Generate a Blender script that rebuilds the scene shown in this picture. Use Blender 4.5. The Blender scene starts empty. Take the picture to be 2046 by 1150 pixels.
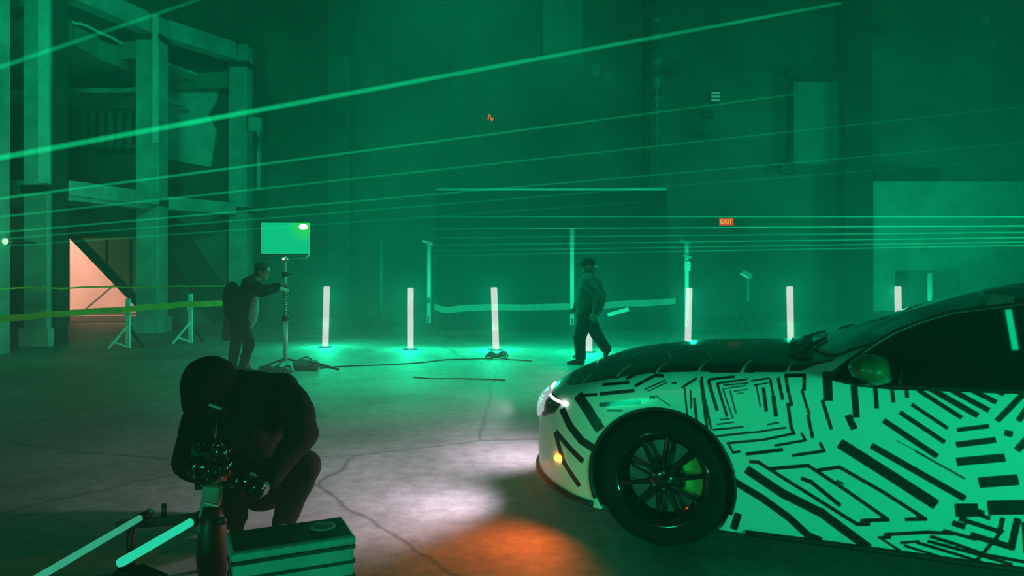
import bpy, bmesh, math, random
import numpy as np
from mathutils import Vector, Matrix, Quaternion
from mathutils.bvhtree import BVHTree

random.seed(7)
PI = math.pi
SC = bpy.context.scene
COL = SC.collection
V = Vector

# ------------------------------------------------------------------ camera
FPX, HZ, CAMZ = 1500.0, 535.0, 1.45        # focal length in pixels, horizon row, eye height
cd = bpy.data.cameras.new('camera')
cam = bpy.data.objects.new('camera', cd)
COL.objects.link(cam)
cam.location = (0, 0, CAMZ)
cam.rotation_euler = (PI / 2, 0, 0)
cd.sensor_fit = 'HORIZONTAL'
cd.sensor_width = 36.0
cd.lens = 36.0 * FPX / 2046
cd.shift_y = -(575 - HZ) / 2046
cd.clip_end = 200
SC.camera = cam


def W(px, py, d):
    """measured point: column and row in the photograph, distance along the view axis in metres"""
    return V(((px - 1023) / FPX * d, d, CAMZ - (py - HZ) / FPX * d))


# ------------------------------------------------------------------ world, haze, exposure
SC.view_settings.view_transform = 'Standard'
SC.view_settings.look = 'None'
SC.view_settings.exposure = 0.0
SC.view_settings.gamma = 1.0
SC.view_settings.use_curve_mapping = False
SC.cycles.use_denoising = True
SC.cycles.max_bounces = 4
SC.cycles.diffuse_bounces = 2
SC.cycles.glossy_bounces = 3
SC.cycles.transmission_bounces = 4
SC.cycles.volume_bounces = 0
SC.cycles.transparent_max_bounces = 48
SC.cycles.use_adaptive_sampling = False
SC.cycles.caustics_reflective = False
SC.cycles.caustics_refractive = False
SC.cycles.sample_clamp_indirect = 4.0

wd = bpy.data.worlds.new('hall_air')
SC.world = wd
wd.use_nodes = True
nt = wd.node_tree
nt.nodes.clear()
wo = nt.nodes.new('ShaderNodeOutputWorld')
bg = nt.nodes.new('ShaderNodeBackground')
bg.inputs[0].default_value = (0, 0.002, 0.001, 1)
bg.inputs[1].default_value = 1
nt.links.new(bg.outputs[0], wo.inputs[0])
HAZE = 0.019
vs = nt.nodes.new('ShaderNodeVolumeScatter')
vs.inputs['Color'].default_value = (1, 1, 1, 1)
vs.inputs['Density'].default_value = HAZE
vs.inputs['Anisotropy'].default_value = 0.15
nt.links.new(vs.outputs[0], wo.inputs['Volume'])

GREEN = (0.0, 1.0, 0.41)


def area(name, loc, target, sx, sy, power, col=GREEN, spread=PI):
    l = bpy.data.lights.new(name, 'AREA')
    l.shape = 'RECTANGLE'
    l.size, l.size_y = sx, sy
    l.energy = power
    l.color = col
    l.spread = spread
    o = bpy.data.objects.new(name, l)
    COL.objects.link(o)
    o.location = loc
    o.rotation_euler = (V(target) - V(loc)).to_track_quat('-Z', 'Y').to_euler()
    return o


# lights outside the frame: green floods of the show and added fills
area('flood_light_side', (4.4, -1.8, 0.5), (2.2, 3.6, 0.95), 1.8, 0.5, 108, GREEN, 1.9)
_o = area('overhead_strip_light', (2.385, 2.40, 5.02), (2.29, 3.445, 1.15), 0.06, 0.36, 1.6, GREEN)
_z = (V(_o.location) - V((2.29, 3.445, 1.15))).normalized()
_y = V((.28, .76, .56)); _y = (_y - _z * _y.dot(_z)).normalized()
_o.rotation_euler = Matrix((_y.cross(_z), _y, _z)).transposed().to_euler()
area('fill_light_front', (-3.6, -1.6, 1.2), (0.2, 4.2, 0.55), 0.8, 0.6, 13, GREEN, 1.2)  # added fill to brighten the car nose, no such lamp known
area('flood_light_right', (15.0, 15.0, 3.0), (-8.0, 16.0, 2.5), 2.5, 2.0, 300)
area('fill_light_left', (-4.3, 5.5, 6.3), (-8.6, 17.0, 4.2), 1.2, 1.0, 78, GREEN, 1.1)  # added fill that lifts the columns out of the haze
area('fill_light_high', (-0.8, 10.6, 8.8), (-0.8, 10.6, 0.0), 2.4, 1.2, 115, GREEN, 0.85)  # added overhead fill to widen the green band on the floor
area('fill_light_warm', (-4.0, -3.5, 3.2), (-2.0, 4.0, 0.0), 1.2, 1.0, 6, (1.0, 0.86, 0.72))  # added warm fill for the foreground, not a known lamp

# ------------------------------------------------------------------ materials


def mat(name, col, rough=0.7, metal=0.0, var=0.0, scale=4.0, bump=0.0, col2=None, emit=None, estr=0.0,
        coat=0.0, spec=0.5, bscale=None, detail=6, lo=0.35, hi=0.65):
    m = bpy.data.materials.new(name)
    m.use_nodes = True
    n, L = m.node_tree.nodes, m.node_tree.links
    b = n['Principled BSDF']
    b.inputs['Roughness'].default_value = rough
    b.inputs['Metallic'].default_value = metal
    b.inputs['Specular IOR Level'].default_value = spec
    b.inputs['Coat Weight'].default_value = coat
    b.inputs['Coat Roughness'].default_value = 0.08
    tc = n.new('ShaderNodeTexCoord')
    ns = n.new('ShaderNodeTexNoise')
    ns.inputs['Scale'].default_value = scale
    ns.inputs['Detail'].default_value = detail
    ns.inputs['Roughness'].default_value = 0.6
    L.new(tc.outputs['Object'], ns.inputs['Vector'])
    cr = n.new('ShaderNodeValToRGB')
    cr.color_ramp.elements[0].position = lo
    cr.color_ramp.elements[1].position = hi
    c2 = col2 if col2 else tuple(c * (1 - var) for c in col)
    cr.color_ramp.elements[0].color = (*c2, 1)
    cr.color_ramp.elements[1].color = (*col, 1)
    L.new(ns.outputs['Fac'], cr.inputs['Fac'])
    L.new(cr.outputs['Color'], b.inputs['Base Color'])
    if bump:
        bp = n.new('ShaderNodeBump')
        bp.inputs['Strength'].default_value = bump
        bp.inputs['Distance'].default_value = 0.02
        n2 = n.new('ShaderNodeTexNoise')
        n2.inputs['Scale'].default_value = bscale or scale * 4
        n2.inputs['Detail'].default_value = 5
        L.new(tc.outputs['Object'], n2.inputs['Vector'])
        L.new(n2.outputs['Fac'], bp.inputs['Height'])
        L.new(bp.outputs['Normal'], b.inputs['Normal'])
    if emit:
        b.inputs['Emission Color'].default_value = (*emit, 1)
        b.inputs['Emission Strength'].default_value = estr
    return m


def glow_mat(name, col, strength, through=False, sample=True, fade=None):
    """a light-giving surface; through=True lets light behind or inside it pass (frosted tube, beam in haze)"""
    m = bpy.data.materials.new(name)
    m.use_nodes = True
    n, L = m.node_tree.nodes, m.node_tree.links
    n.clear()
    o = n.new('ShaderNodeOutputMaterial')
    e = n.new('ShaderNodeEmission')
    e.inputs[0].default_value = (*col, 1)
    e.inputs[1].default_value = strength
    s = e.outputs[0]
    if fade:
        tc = n.new('ShaderNodeTexCoord')
        sx = n.new('ShaderNodeSeparateXYZ')
        L.new(tc.outputs['Object'], sx.inputs[0])
        mr = n.new('ShaderNodeMapRange')          # dimmer the farther the beam has run through the haze
        mr.inputs['From Min'].default_value = fade[0]
        mr.inputs['From Max'].default_value = fade[1]
        mr.inputs['To Min'].default_value = 1.0
        mr.inputs['To Max'].default_value = fade[2]
        L.new(sx.outputs['Z'], mr.inputs['Value'])
        ns = n.new('ShaderNodeTexNoise')
        ns.inputs['Scale'].default_value = 0.45
        L.new(tc.outputs['Object'], ns.inputs['Vector'])
        m1 = n.new('ShaderNodeMath'); m1.operation = 'MULTIPLY'
        L.new(mr.outputs[0], m1.inputs[0]); L.new(ns.outputs['Fac'], m1.inputs[1])
        m2 = n.new('ShaderNodeMath'); m2.operation = 'MULTIPLY'
        L.new(m1.outputs[0], m2.inputs[0]); m2.inputs[1].default_value = strength * 2
        L.new(m2.outputs[0], e.inputs[1])
    if through:
        t = n.new('ShaderNodeBsdfTransparent')
        a = n.new('ShaderNodeAddShader')
        L.new(t.outputs[0], a.inputs[0])
        L.new(e.outputs[0], a.inputs[1])
        s = a.outputs[0]
    L.new(s, o.inputs[0])
    if not sample:
        m.cycles.emission_sampling = 'NONE'
    return m


M = {}
M['concrete_wall'] = mat('concrete_wall', (.26, .27, .24), .9, var=.72, scale=.38, bump=.3, bscale=3, detail=9)
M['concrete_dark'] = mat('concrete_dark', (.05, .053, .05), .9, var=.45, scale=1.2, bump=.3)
M['concrete_mid'] = mat('concrete_mid', (.10, .11, .10), .9, var=.4, scale=.9, bump=.3)
M['concrete_column'] = mat('concrete_column', (.46, .48, .46), .85, var=.45, scale=1.6, bump=.4)
M['plaster'] = mat('pale_plaster', (.42, .43, .40), .9, var=.25, scale=1.3, bump=.2)
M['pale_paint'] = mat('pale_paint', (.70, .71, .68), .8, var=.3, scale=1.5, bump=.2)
M['steel'] = mat('painted_steel', (.30, .32, .31), .5, metal=.6, var=.4, scale=6)
M['steel_bright'] = mat('bright_steel', (.75, .77, .76), .28, metal=1.0, var=.25, scale=12)
M['steel_dark'] = mat('dark_steel', (.05, .052, .05), .5, metal=.5, var=.4, scale=8)
M['white_pipe'] = mat('white_painted_pipe', (.82, .84, .82), .3, var=.12, scale=9)
M['black_cloth'] = mat('black_cloth', (.006, .006, .006), .95, var=.4, scale=14, bump=.5, spec=.15)
M['black_fleece'] = mat('black_fleece', (.006, .006, .006), .95, var=.4, scale=30, bump=.6, spec=.12)
M['grey_cloth'] = mat('grey_cloth', (.10, .11, .10), .9, var=.4, scale=20, bump=.4)
M['pale_cloth'] = mat('pale_cloth', (.42, .44, .41), .9, var=.35, scale=16, bump=.4)
M['black_backdrop'] = mat('black_backdrop', (.02, .022, .02), .95, var=.3, scale=2)
M['rubber'] = mat('tyre_rubber', (.006, .006, .006), .8, var=.3, scale=20, spec=.2)
M['black_plastic'] = mat('black_plastic', (.012, .012, .012), .45, var=.3, scale=15)
M['black_gloss'] = mat('gloss_black', (.004, .004, .004), .12, var=.2, scale=8, coat=.5)
M['skin'] = mat('skin', (.50, .33, .25), .6, var=.15, scale=25)
M['hair'] = mat('dark_hair', (.03, .022, .016), .7, var=.4, scale=60, bump=.6)
M['case_green'] = mat('case_plastic', (.30, .33, .31), .5, var=.25, scale=7, bump=.15)
M['case_top'] = mat('case_lid', (.085, .075, .06), .55, var=.35, scale=5, bump=.2)
M['tape'] = mat('barrier_tape', (.72, .72, .66), .5, var=.25, scale=3)
M['tape_yellow'] = mat('yellow_barrier_tape', (.92, .90, .13), .5, var=.25, scale=3)
M['warm_wall'] = mat('warm_stucco', (.80, .62, .54), .9, var=.25, scale=.9)
M['wood'] = mat('plywood', (.30, .26, .20), .8, var=.35, scale=2.5)
M['caliper'] = mat('brake_caliper_paint', (.55, .62, .10), .45, var=.15, scale=10)
M['disc'] = mat('brake_disc_iron', (.22, .20, .19), .45, metal=.8, var=.3, scale=20)
M['glove'] = mat('black_glove', (.02, .02, .02), .8, var=.3, scale=25)

# floor: worn concrete, stained, with cracks and saw-cut joints
fm = bpy.data.materials.new('worn_concrete_floor')
fm.use_nodes = True
n, L = fm.node_tree.nodes, fm.node_tree.links
b = n['Principled BSDF']
tc = n.new('ShaderNodeTexCoord')


def nnoise(sc, det=8, rough=.6, dist=0.0):
    k = n.new('ShaderNodeTexNoise')
    k.inputs['Scale'].default_value = sc
    k.inputs['Detail'].default_value = det
    k.inputs['Roughness'].default_value = rough
    k.inputs['Distortion'].default_value = dist
    L.new(tc.outputs['Object'], k.inputs['Vector'])
    return k


n1 = nnoise(.55, 8, .65, .5)
r1 = n.new('ShaderNodeValToRGB')
r1.color_ramp.elements[0].position = .36
r1.color_ramp.elements[0].color = (.20, .19, .18, 1)
r1.color_ramp.elements[1].position = .66
r1.color_ramp.elements[1].color = (.42, .41, .40, 1)
L.new(n1.outputs['Fac'], r1.inputs['Fac'])
n2 = nnoise(9, 8, .7)
r2 = n.new('ShaderNodeValToRGB')
r2.color_ramp.elements[0].position = .38
r2.color_ramp.elements[0].color = (.62, .62, .62, 1)
r2.color_ramp.elements[1].position = .6
r2.color_ramp.elements[1].color = (1, 1, 1, 1)
L.new(n2.outputs['Fac'], r2.inputs['Fac'])
mx = n.new('ShaderNodeMix'); mx.data_type = 'RGBA'; mx.blend_type = 'MULTIPLY'
mx.inputs['Factor'].default_value = .8
L.new(r1.outputs[0], mx.inputs[6]); L.new(r2.outputs[0], mx.inputs[7])
vr = n.new('ShaderNodeTexVoronoi'); vr.feature = 'DISTANCE_TO_EDGE'
vr.inputs['Scale'].default_value = .32
nd = nnoise(1.7, 6, .6)
mxv = n.new('ShaderNodeMix'); mxv.data_type = 'VECTOR'; mxv.inputs['Factor'].default_value = .16
L.new(tc.outputs['Object'], mxv.inputs[4]); L.new(nd.outputs['Color'], mxv.inputs[5])
L.new(mxv.outputs[1], vr.inputs['Vector'])
r3 = n.new('ShaderNodeValToRGB')
r3.color_ramp.elements[0].position = .0
r3.color_ramp.elements[0].color = (.3, .3, .3, 1)
r3.color_ramp.elements[1].position = .006
r3.color_ramp.elements[1].color = (1, 1, 1, 1)
L.new(vr.outputs['Distance'], r3.inputs['Fac'])
mx2 = n.new('ShaderNodeMix'); mx2.data_type = 'RGBA'; mx2.blend_type = 'MULTIPLY'
mx2.inputs['Factor'].default_value = .85
L.new(mx.outputs[2], mx2.inputs[6]); L.new(r3.outputs[0], mx2.inputs[7])
L.new(mx2.outputs[2], b.inputs['Base Color'])
rr = n.new('ShaderNodeMapRange')
rr.inputs['To Min'].default_value = .55
rr.inputs['To Max'].default_value = .75
L.new(n1.outputs['Fac'], rr.inputs['Value'])
L.new(rr.outputs[0], b.inputs['Roughness'])
bp = n.new('ShaderNodeBump'); bp.inputs['Strength'].default_value = .35; bp.inputs['Distance'].default_value = .012
L.new(n2.outputs['Fac'], bp.inputs['Height']); L.new(bp.outputs[0], b.inputs['Normal'])
M['floor'] = fm

# ------------------------------------------------------------------ mesh helpers


def obj(name, bm, m, parent=None, smooth=False, bevel=0.0):
    me = bpy.data.meshes.new(name)
    bmesh.ops.recalc_face_normals(bm, faces=bm.faces[:])
    bm.to_mesh(me)
    bm.free()
    me.materials.append(M[m] if isinstance(m, str) else m)
    if smooth:
        for p in me.polygons:
            p.use_smooth = True
    o = bpy.data.objects.new(name, me)
    COL.objects.link(o)
    if parent:
        o.parent = parent
    if bevel:
        bv = o.modifiers.new('bevel', 'BEVEL')
        bv.width = bevel
        bv.segments = 2
        bv.limit_method = 'ANGLE'
    return o


def tag(o, label, cat=None, group=None, kind=None):
    o['label'] = label
    if cat: o['category'] = cat
    if group: o['group'] = group
    if kind: o['kind'] = kind
    return o


def thing(name, label, cat, loc=(0, 0, 0), rz=0, group=None):
    o = bpy.data.objects.new(name, None)
    o.empty_display_size = .1
    COL.objects.link(o)
    o.location = loc
    o.rotation_euler = (0, 0, rz)
    return tag(o, label, cat, group)


def struct(name, bm, m, label=None, **k):
    o = obj(name, bm, m, **k)
    o['kind'] = 'structure'
    if label: o['label'] = label
    return o


def nb():
    return bmesh.new()


def box(bm, c, s, R=None):
    r = bmesh.ops.create_cube(bm, size=1.0)
    for v in r['verts']:
        p = V((v.co.x * s[0], v.co.y * s[1], v.co.z * s[2]))
        if R: p = R @ p
        v.co = p + V(c)
    return bm


def box2(bm, a, b_):
    a, b_ = V(a), V(b_)
    return box(bm, (a + b_) / 2, [abs(x) for x in (b_ - a)])


def frame_of(d):
    return V(d).to_track_quat('Z', 'Y').to_matrix()


def tube(bm, p1, p2, r1, r2=None, seg=12, cap=True):
    p1, p2 = V(p1), V(p2)
    r2 = r1 if r2 is None else r2
    R = frame_of(p2 - p1)
    ra, rb = [], []
    for i in range(seg):
        a = 2 * PI * i / seg
        d = R @ V((math.cos(a), math.sin(a), 0))
        ra.append(bm.verts.new(p1 + d * r1))
        rb.append(bm.verts.new(p2 + d * r2))
    for i in range(seg):
        j = (i + 1) % seg
        bm.faces.new((ra[i], ra[j], rb[j], rb[i]))
    if cap:
        bm.faces.new(ra[::-1])
        bm.faces.new(rb)
    return bm


def path(bm, pts, r, seg=8):
    pts = [V(p) for p in pts]
    rings = []
    for i, p in enumerate(pts):
        d = (pts[min(i + 1, len(pts) - 1)] - pts[max(i - 1, 0)]).normalized()
        R = frame_of(d)
        rings.append([bm.verts.new(p + R @ V((math.cos(2 * PI * k / seg) * r, math.sin(2 * PI * k / seg) * r, 0)))
                      for k in range(seg)])
    for a, c in zip(rings, rings[1:]):
        for k in range(seg):
            bm.faces.new((a[k], a[(k + 1) % seg], c[(k + 1) % seg], c[k]))
    bm.faces.new(rings[0][::-1]); bm.faces.new(rings[-1])
    return bm


def beam(bm, p1, p2, w, h, up=(0, 0, 1)):
    """square section bar from p1 to p2"""
    p1, p2 = V(p1), V(p2)
    d = (p2 - p1).normalized()
    s = d.cross(V(up))
    if s.length < .01: s = V((1, 0, 0))
    s.normalize()
    u = s.cross(d)
    R = Matrix((s, d, u)).transposed()
    return box(bm, (p1 + p2) / 2, (w, (p2 - p1).length, h), R)


def lathe(bm, prof, c=(0, 0, 0), axis='Y', seg=48):
    """prof = [(radius, along)], turned about an axis through c"""
    c = V(c)
    rings = []
    for r, t in prof:
        ring = []
        for i in range(seg):
            a = 2 * PI * i / seg
            x, y = r * math.cos(a), r * math.sin(a)
            p = {'Y': V((x, t, y)), 'Z': V((x, y, t)), 'X': V((t, x, y))}[axis]
            ring.append(bm.verts.new(c + p))
        rings.append(ring)
    for a, d in zip(rings, rings[1:]):
        for i in range(seg):
            j = (i + 1) % seg
            bm.faces.new((a[i], a[j], d[j], d[i]))
    return bm


def prism(bm, pts, ext):
    """planar polygon pts (3D) pushed along ext"""
    ext = V(ext)
    a = [bm.verts.new(V(p)) for p in pts]
    c = [bm.verts.new(V(p) + ext) for p in pts]
    bm.faces.new(a); bm.faces.new(c[::-1])
    for i in range(len(a)):
        j = (i + 1) % len(a)
        bm.faces.new((a[j], a[i], c[i], c[j]))
    return bm


def rough_slab(bm, pts, th, jag=.12, step=.35):
    """broken concrete slab: outline subdivided and roughened, top and bottom, thickness th"""
    out = []
    for i in range(len(pts)):
        a, c = V(pts[i]), V(pts[(i + 1) % len(pts)])
        k = max(1, int((c - a).length / step))
        for q in range(k):
            p = a.lerp(c, q / k)
            out.append(p + V((random.uniform(-jag, jag), random.uniform(-jag, jag), random.uniform(-.02, .02))) * (1 if q else .3))
    return prism(bm, out, (0, 0, -th))


def ball(bm, c, r, R=None, sub=3):
    res = bmesh.ops.create_icosphere(bm, subdivisions=sub, radius=1.0)
    r = (r, r, r) if not hasattr(r, '__len__') else r
    for v in res['verts']:
        p = V((v.co.x * r[0], v.co.y * r[1], v.co.z * r[2]))
        if R: p = R @ p
        v.co = p + V(c)
    return bm


# ------------------------------------------------------------------ setting
struct('floor', box2(nb(), (-26, -9, -.2), (18, 40, 0)), 'floor')
struct('ceiling', box2(nb(), (-26, -9, 12), (18, 40, 12.3)), 'concrete_dark')
YB = 22.0
bm = nb()
box2(bm, (-7.2, YB, 0), (18, YB + .4, 12))
box2(bm, (-7.5, 19.9, 0), (-7.2, 26.3, 12))
struct('wall_back', bm, 'concrete_wall')
struct('wall_right', box2(nb(), (17.6, -9, 0), (18, YB, 12)), 'concrete_wall')
struct('wall_rear', box2(nb(), (-26, -9.3, 0), (18, -9, 12)), 'concrete_dark')
# partition behind the frame on the left, with the opening to the outside
YL = 19.6
dx0, dx1, dz = W(126, 0, YL).x, W(288, 0, YL).x, W(0, 474, YL).z
bm = nb()
box2(bm, (-24, YL, 0), (dx0, YL + .3, 12))
box2(bm, (dx1, YL, 0), (-7.2, YL + .3, 12))
box2(bm, (dx0, YL, dz), (dx1, YL + .3, 12))
struct('wall_left', bm, 'concrete_mid')
struct('wall_side', box2(nb(), (-24.4, -9, 0), (-24, 19.6, 12)), 'concrete_dark')

# pilasters and recesses of the back wall
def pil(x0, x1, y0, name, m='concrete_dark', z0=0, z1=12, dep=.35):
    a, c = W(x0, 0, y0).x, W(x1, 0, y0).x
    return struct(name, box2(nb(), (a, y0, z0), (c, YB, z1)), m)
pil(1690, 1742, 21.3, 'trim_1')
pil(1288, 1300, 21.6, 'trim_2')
pil(1085, 1165, 21.7, 'trim_3', 'plaster', W(0, 125, 21.7).z)
pil(905, 925, 21.75, 'trim_4', 'concrete_wall')
pil(655, 700, 21.6, 'trim_5', 'concrete_wall')
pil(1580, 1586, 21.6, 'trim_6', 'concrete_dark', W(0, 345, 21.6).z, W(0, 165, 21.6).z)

def panel(px0, py0, px1, py1, y, name, m, dep=.08):
    a, c = W(px0, py0, y), W(px1, py1, y)
    return box2(nb(), (a.x, y, a.z), (c.x, y + dep, c.z))
struct('trim_7', panel(1586, 163, 1690, 328, 21.75, '', '', .25), 'plaster')
struct('trim_8', panel(1745, 362, 2420, 620, 21.55, '', '', .45), 'pale_paint')
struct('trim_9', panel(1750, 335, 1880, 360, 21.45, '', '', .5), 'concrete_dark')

# wall fittings
def box_thing(name, label, cat, px0, py0, px1, py1, y, m, dep=.2, front=None):
    a, c = W(px0, py0, y), W(px1, py1, y)
    t = thing(name, label, cat, ((a.x + c.x) / 2, y + dep / 2, c.z))
    w, h = abs(c.x - a.x), abs(a.z - c.z)
    obj('housing', box(nb(), (0, 0, h / 2), (w, dep, h)), m, t, bevel=.01)
    if front:
        f = nb()
        for k in range(3):
            box(f, (0, -dep / 2 - .008, h * (.2 + .3 * k)), (w * .86, .015, h * .17))
        obj('front_panel', f, front, t)
    return t
M['green_led'] = glow_mat('green_led_panel', (.05, 1, .62), .42)
box_thing('indicator_panel', 'small bright three-bar light panel mounted high on the wall right of the pipe', 'light panel',
          1420, 181, 1439, 205, 21.7, 'steel_dark', .2, 'green_led')
for (a, b_, c, d, lab, dd) in (
        (1405, 220, 1425, 235, 'small dark junction box on the back wall just below the lit light panel', .2),
        (1405, 262, 1422, 276, 'dark junction box on the back wall, lower of the pair right of the pipe', .2),
        (1332, 134, 1354, 150, 'dark junction box beside the pipe near the top of the back wall', .2),
        (1572, 138, 1604, 152, 'wide dark box above the tall pale plaster panel', .25),
        (1560, 326, 1588, 346, 'dark box at the lower left corner of the tall pale plaster panel', .2),
        (1755, 50, 1775, 66, 'small dark box high on the wall right of the dark pilaster', .2)):
    t = box_thing('junction_box', lab, 'junction box', a, b_, c, d, 21.62, 'steel_dark', dd, 'steel')

# vertical service pipe with brackets
px = W(1312, 0, 21.35).x
t = thing('service_pipe', 'thin vertical service pipe with pale couplings running up the back wall', 'pipe', (px, 21.35, 0))
obj('pipe', tube(nb(), (0, 0, 3.2), (0, 0, 11.8), .035), 'steel', t, True)
for (py, r, h) in ((73, .13, .12), (125, .12, .14), (165, .10, .25), (197, .08, .12), (222, .09, .12), (262, .07, .2), (40, .10, .1)):
    z = W(0, py, 21.35).z
    obj('coupling', lathe(nb(), [(.0, z - h / 2), (r, z - h / 2), (r, z + h / 2), (0, z + h / 2)], axis='Z', seg=16), 'plaster', t)
for k in range(6):
    z = 3.6 + 1.4 * k
    obj('bracket', box(nb(), (0, .25, z), (.16, .5, .06)), 'steel_dark', t)

# pale patches of old plaster on the right wall
for (a, b_, r, lab) in ((1970, 42, .16, 'pale round patch of old plaster high at the right of the back wall'),
                        (1748, 112, .13, 'pale patch of old plaster just right of the dark pilaster'),
                        (1985, 88, .1, 'smaller pale plaster patch under the high round one at the right'),
                        (1215, 160, .22, 'pale ragged plaster patch on the wall left of the pipe'),
                        (1190, 140, .16, 'pale plaster patch, leftmost of the pair beside the pipe')):
    p = W(a, b_, 21.97)
    bm = nb()
    prism(bm, [p + V((math.cos(q) * r * random.uniform(.75, 1.15), 0, math.sin(q) * r * 1.2 * random.uniform(.75, 1.15)))
               for q in [2 * PI * k / 14 for k in range(14)]], (0, .03, 0))
    tag(obj('plaster_patch', bm, 'concrete_column'), lab, 'wall patch')

# EXIT sign
p = W(1451, 443, 21.6)
t = thing('exit_sign', 'small glowing red exit sign on the back wall above the tape', 'sign', (p.x, p.y, p.z - .11))
obj('housing', box(nb(), (0, .05, .11), (.44, .1, .24)), 'black_plastic', t, bevel=.015)
M['exit_red'] = glow_mat('exit_sign_face', (1, .0, .0), .8)
M['exit_text'] = glow_mat('exit_sign_letters', (1, .42, .05), 1.3)
obj('sign_face', box(nb(), (0, -.008, .11), (.40, .016, .2)), 'exit_red', t)


def text_mesh(name, s, size, m, parent, loc, rot=(PI / 2, 0, 0), bold=.0, th=.004):
    cu = bpy.data.curves.new('t', 'FONT')
    cu.body = s
    cu.size = size
    cu.extrude = th
    cu.offset = bold
    cu.align_x = 'CENTER'; cu.align_y = 'CENTER'
    tmp = bpy.data.objects.new('t', cu)
    COL.objects.link(tmp)
    bpy.context.view_layer.update()
    me = bpy.data.meshes.new_from_object(tmp.evaluated_get(bpy.context.evaluated_depsgraph_get()))
    bpy.data.objects.remove(tmp)
    me.materials.clear()
    me.materials.append(M[m])
    o = bpy.data.objects.new(name, me)
    COL.objects.link(o)
    o.parent = parent
    o.location = loc
    o.rotation_euler = rot
    return o


text_mesh('letters', 'EXIT', .17, 'exit_text', t, (0, -.022, .11), bold=.004)

# curled red glow lamp hanging on the wall
p = W(980, 233, 21.5)
M['red_lamp'] = glow_mat('red_glow_lamp', (1, .16, .05), 1.1)
t = thing('curled_lamp', 'tiny curled orange-red lamp glowing high on the dark back wall', 'lamp', (p.x, p.y, p.z))
path_pts = [(.07 * k / 4 - .07, 0, .12 * math.sin(k * .75)) if k > 3 else (-.07 + .01 * k, 0, -.10 + .055 * k) for k in range(9)]
obj('glow_tube', path(nb(), path_pts, .014), 'red_lamp', t)
obj('wall_bracket', box(nb(), (0, .24, 0), (.05, .5, .05)), 'steel_dark', t)

# ------------------------------------------------------------------ outside the opening
struct('wall_outside', box2(nb(), (-24, 26, -.2), (-8, 26.3, 7)), 'warm_wall')
area('street_light', (-16.5, 21.2, 4.2), (-15.0, 26.0, 1.5), .8, .8, 900, (1.0, .52, .40))
# plywood behind the diagonal, closing the right half of the opening
y = YL + .33
bm = nb()
prism(bm, [W(150, 474, y), W(288, 474, y), W(288, 616, y), W(262, 590, y)], (0, .008, 0))
sm_ = bpy.data.materials.new('dirty_translucent_sheet'); sm_.use_nodes = True
n, L = sm_.node_tree.nodes, sm_.node_tree.links
n.clear()
tl = n.new('ShaderNodeBsdfTranslucent'); df = n.new('ShaderNodeBsdfDiffuse'); mxs = n.new('ShaderNodeMixShader'); mo_ = n.new('ShaderNodeOutputMaterial')
nz_ = n.new('ShaderNodeTexNoise'); nz_.inputs['Scale'].default_value = 2.0
rz_ = n.new('ShaderNodeValToRGB'); rz_.color_ramp.elements[0].color = (.40, .50, .36, 1); rz_.color_ramp.elements[1].color = (.60, .72, .52, 1)
L.new(nz_.outputs['Fac'], rz_.inputs['Fac']); L.new(rz_.outputs[0], tl.inputs[0]); L.new(rz_.outputs[0], df.inputs[0])
mxs.inputs[0].default_value = .5
L.new(tl.outputs[0], mxs.inputs[1]); L.new(df.outputs[0], mxs.inputs[2]); L.new(mxs.outputs[0], mo_.inputs[0])
M['sheet'] = sm_
tag(obj('plastic_sheet', bm, 'sheet'), 'dull triangular sheet closing the right side of the lit opening', 'board')
bm = nb()
for x in (214, 262):
    beam(bm, W(x, 478, y - .04), W(x, 533 + (x - 200) * 1.0, y - .04), .05, .05)
tag(obj('stud_frame', bm, 'steel_dark'), 'dark upright studs in front of the dull triangular sheet', 'studs')
bm = nb()
beam(bm, W(146, 470, YL - .08), W(296, 625, YL - .08), .12, .20)
tag(obj('diagonal_brace', bm, 'steel_dark'), 'slim dark diagonal brace crossing the warm lit opening', 'brace')
bm = nb()
beam(bm, W(322, 440, 18.6), W(440, 606, 18.6), .25, .62)
tag(obj('diagonal_brace', bm, 'concrete_dark'), 'broad dark diagonal stair slab right of the lit opening', 'brace')
bm = nb()
beam(bm, W(164, 623, 24.2), W(262, 540, 24.2), .05, .05)
tag(obj('leaning_pole', bm, 'steel'), 'thin pole leaning outside the lit opening', 'pole')

M['asphalt'] = mat('dark_asphalt', (.05, .05, .05), .8, var=.4, scale=5, bump=.3)
struct('floor_outside', box2(nb(), (-24, 19.95, 0), (-7.6, 25.2, .02)), 'asphalt')
for (y0, y1, lab) in ((22.3, 22.55, 'pale painted line on the dark ground outside the opening, nearer one'),
                      (24.0, 24.35, 'pale painted line on the dark ground outside the opening, farther one')):
    tag(obj('ground_line', box2(nb(), (-16, y0, .02), (-11.0, y1, .03)), 'warm_wall'), lab, 'ground marking')

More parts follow.
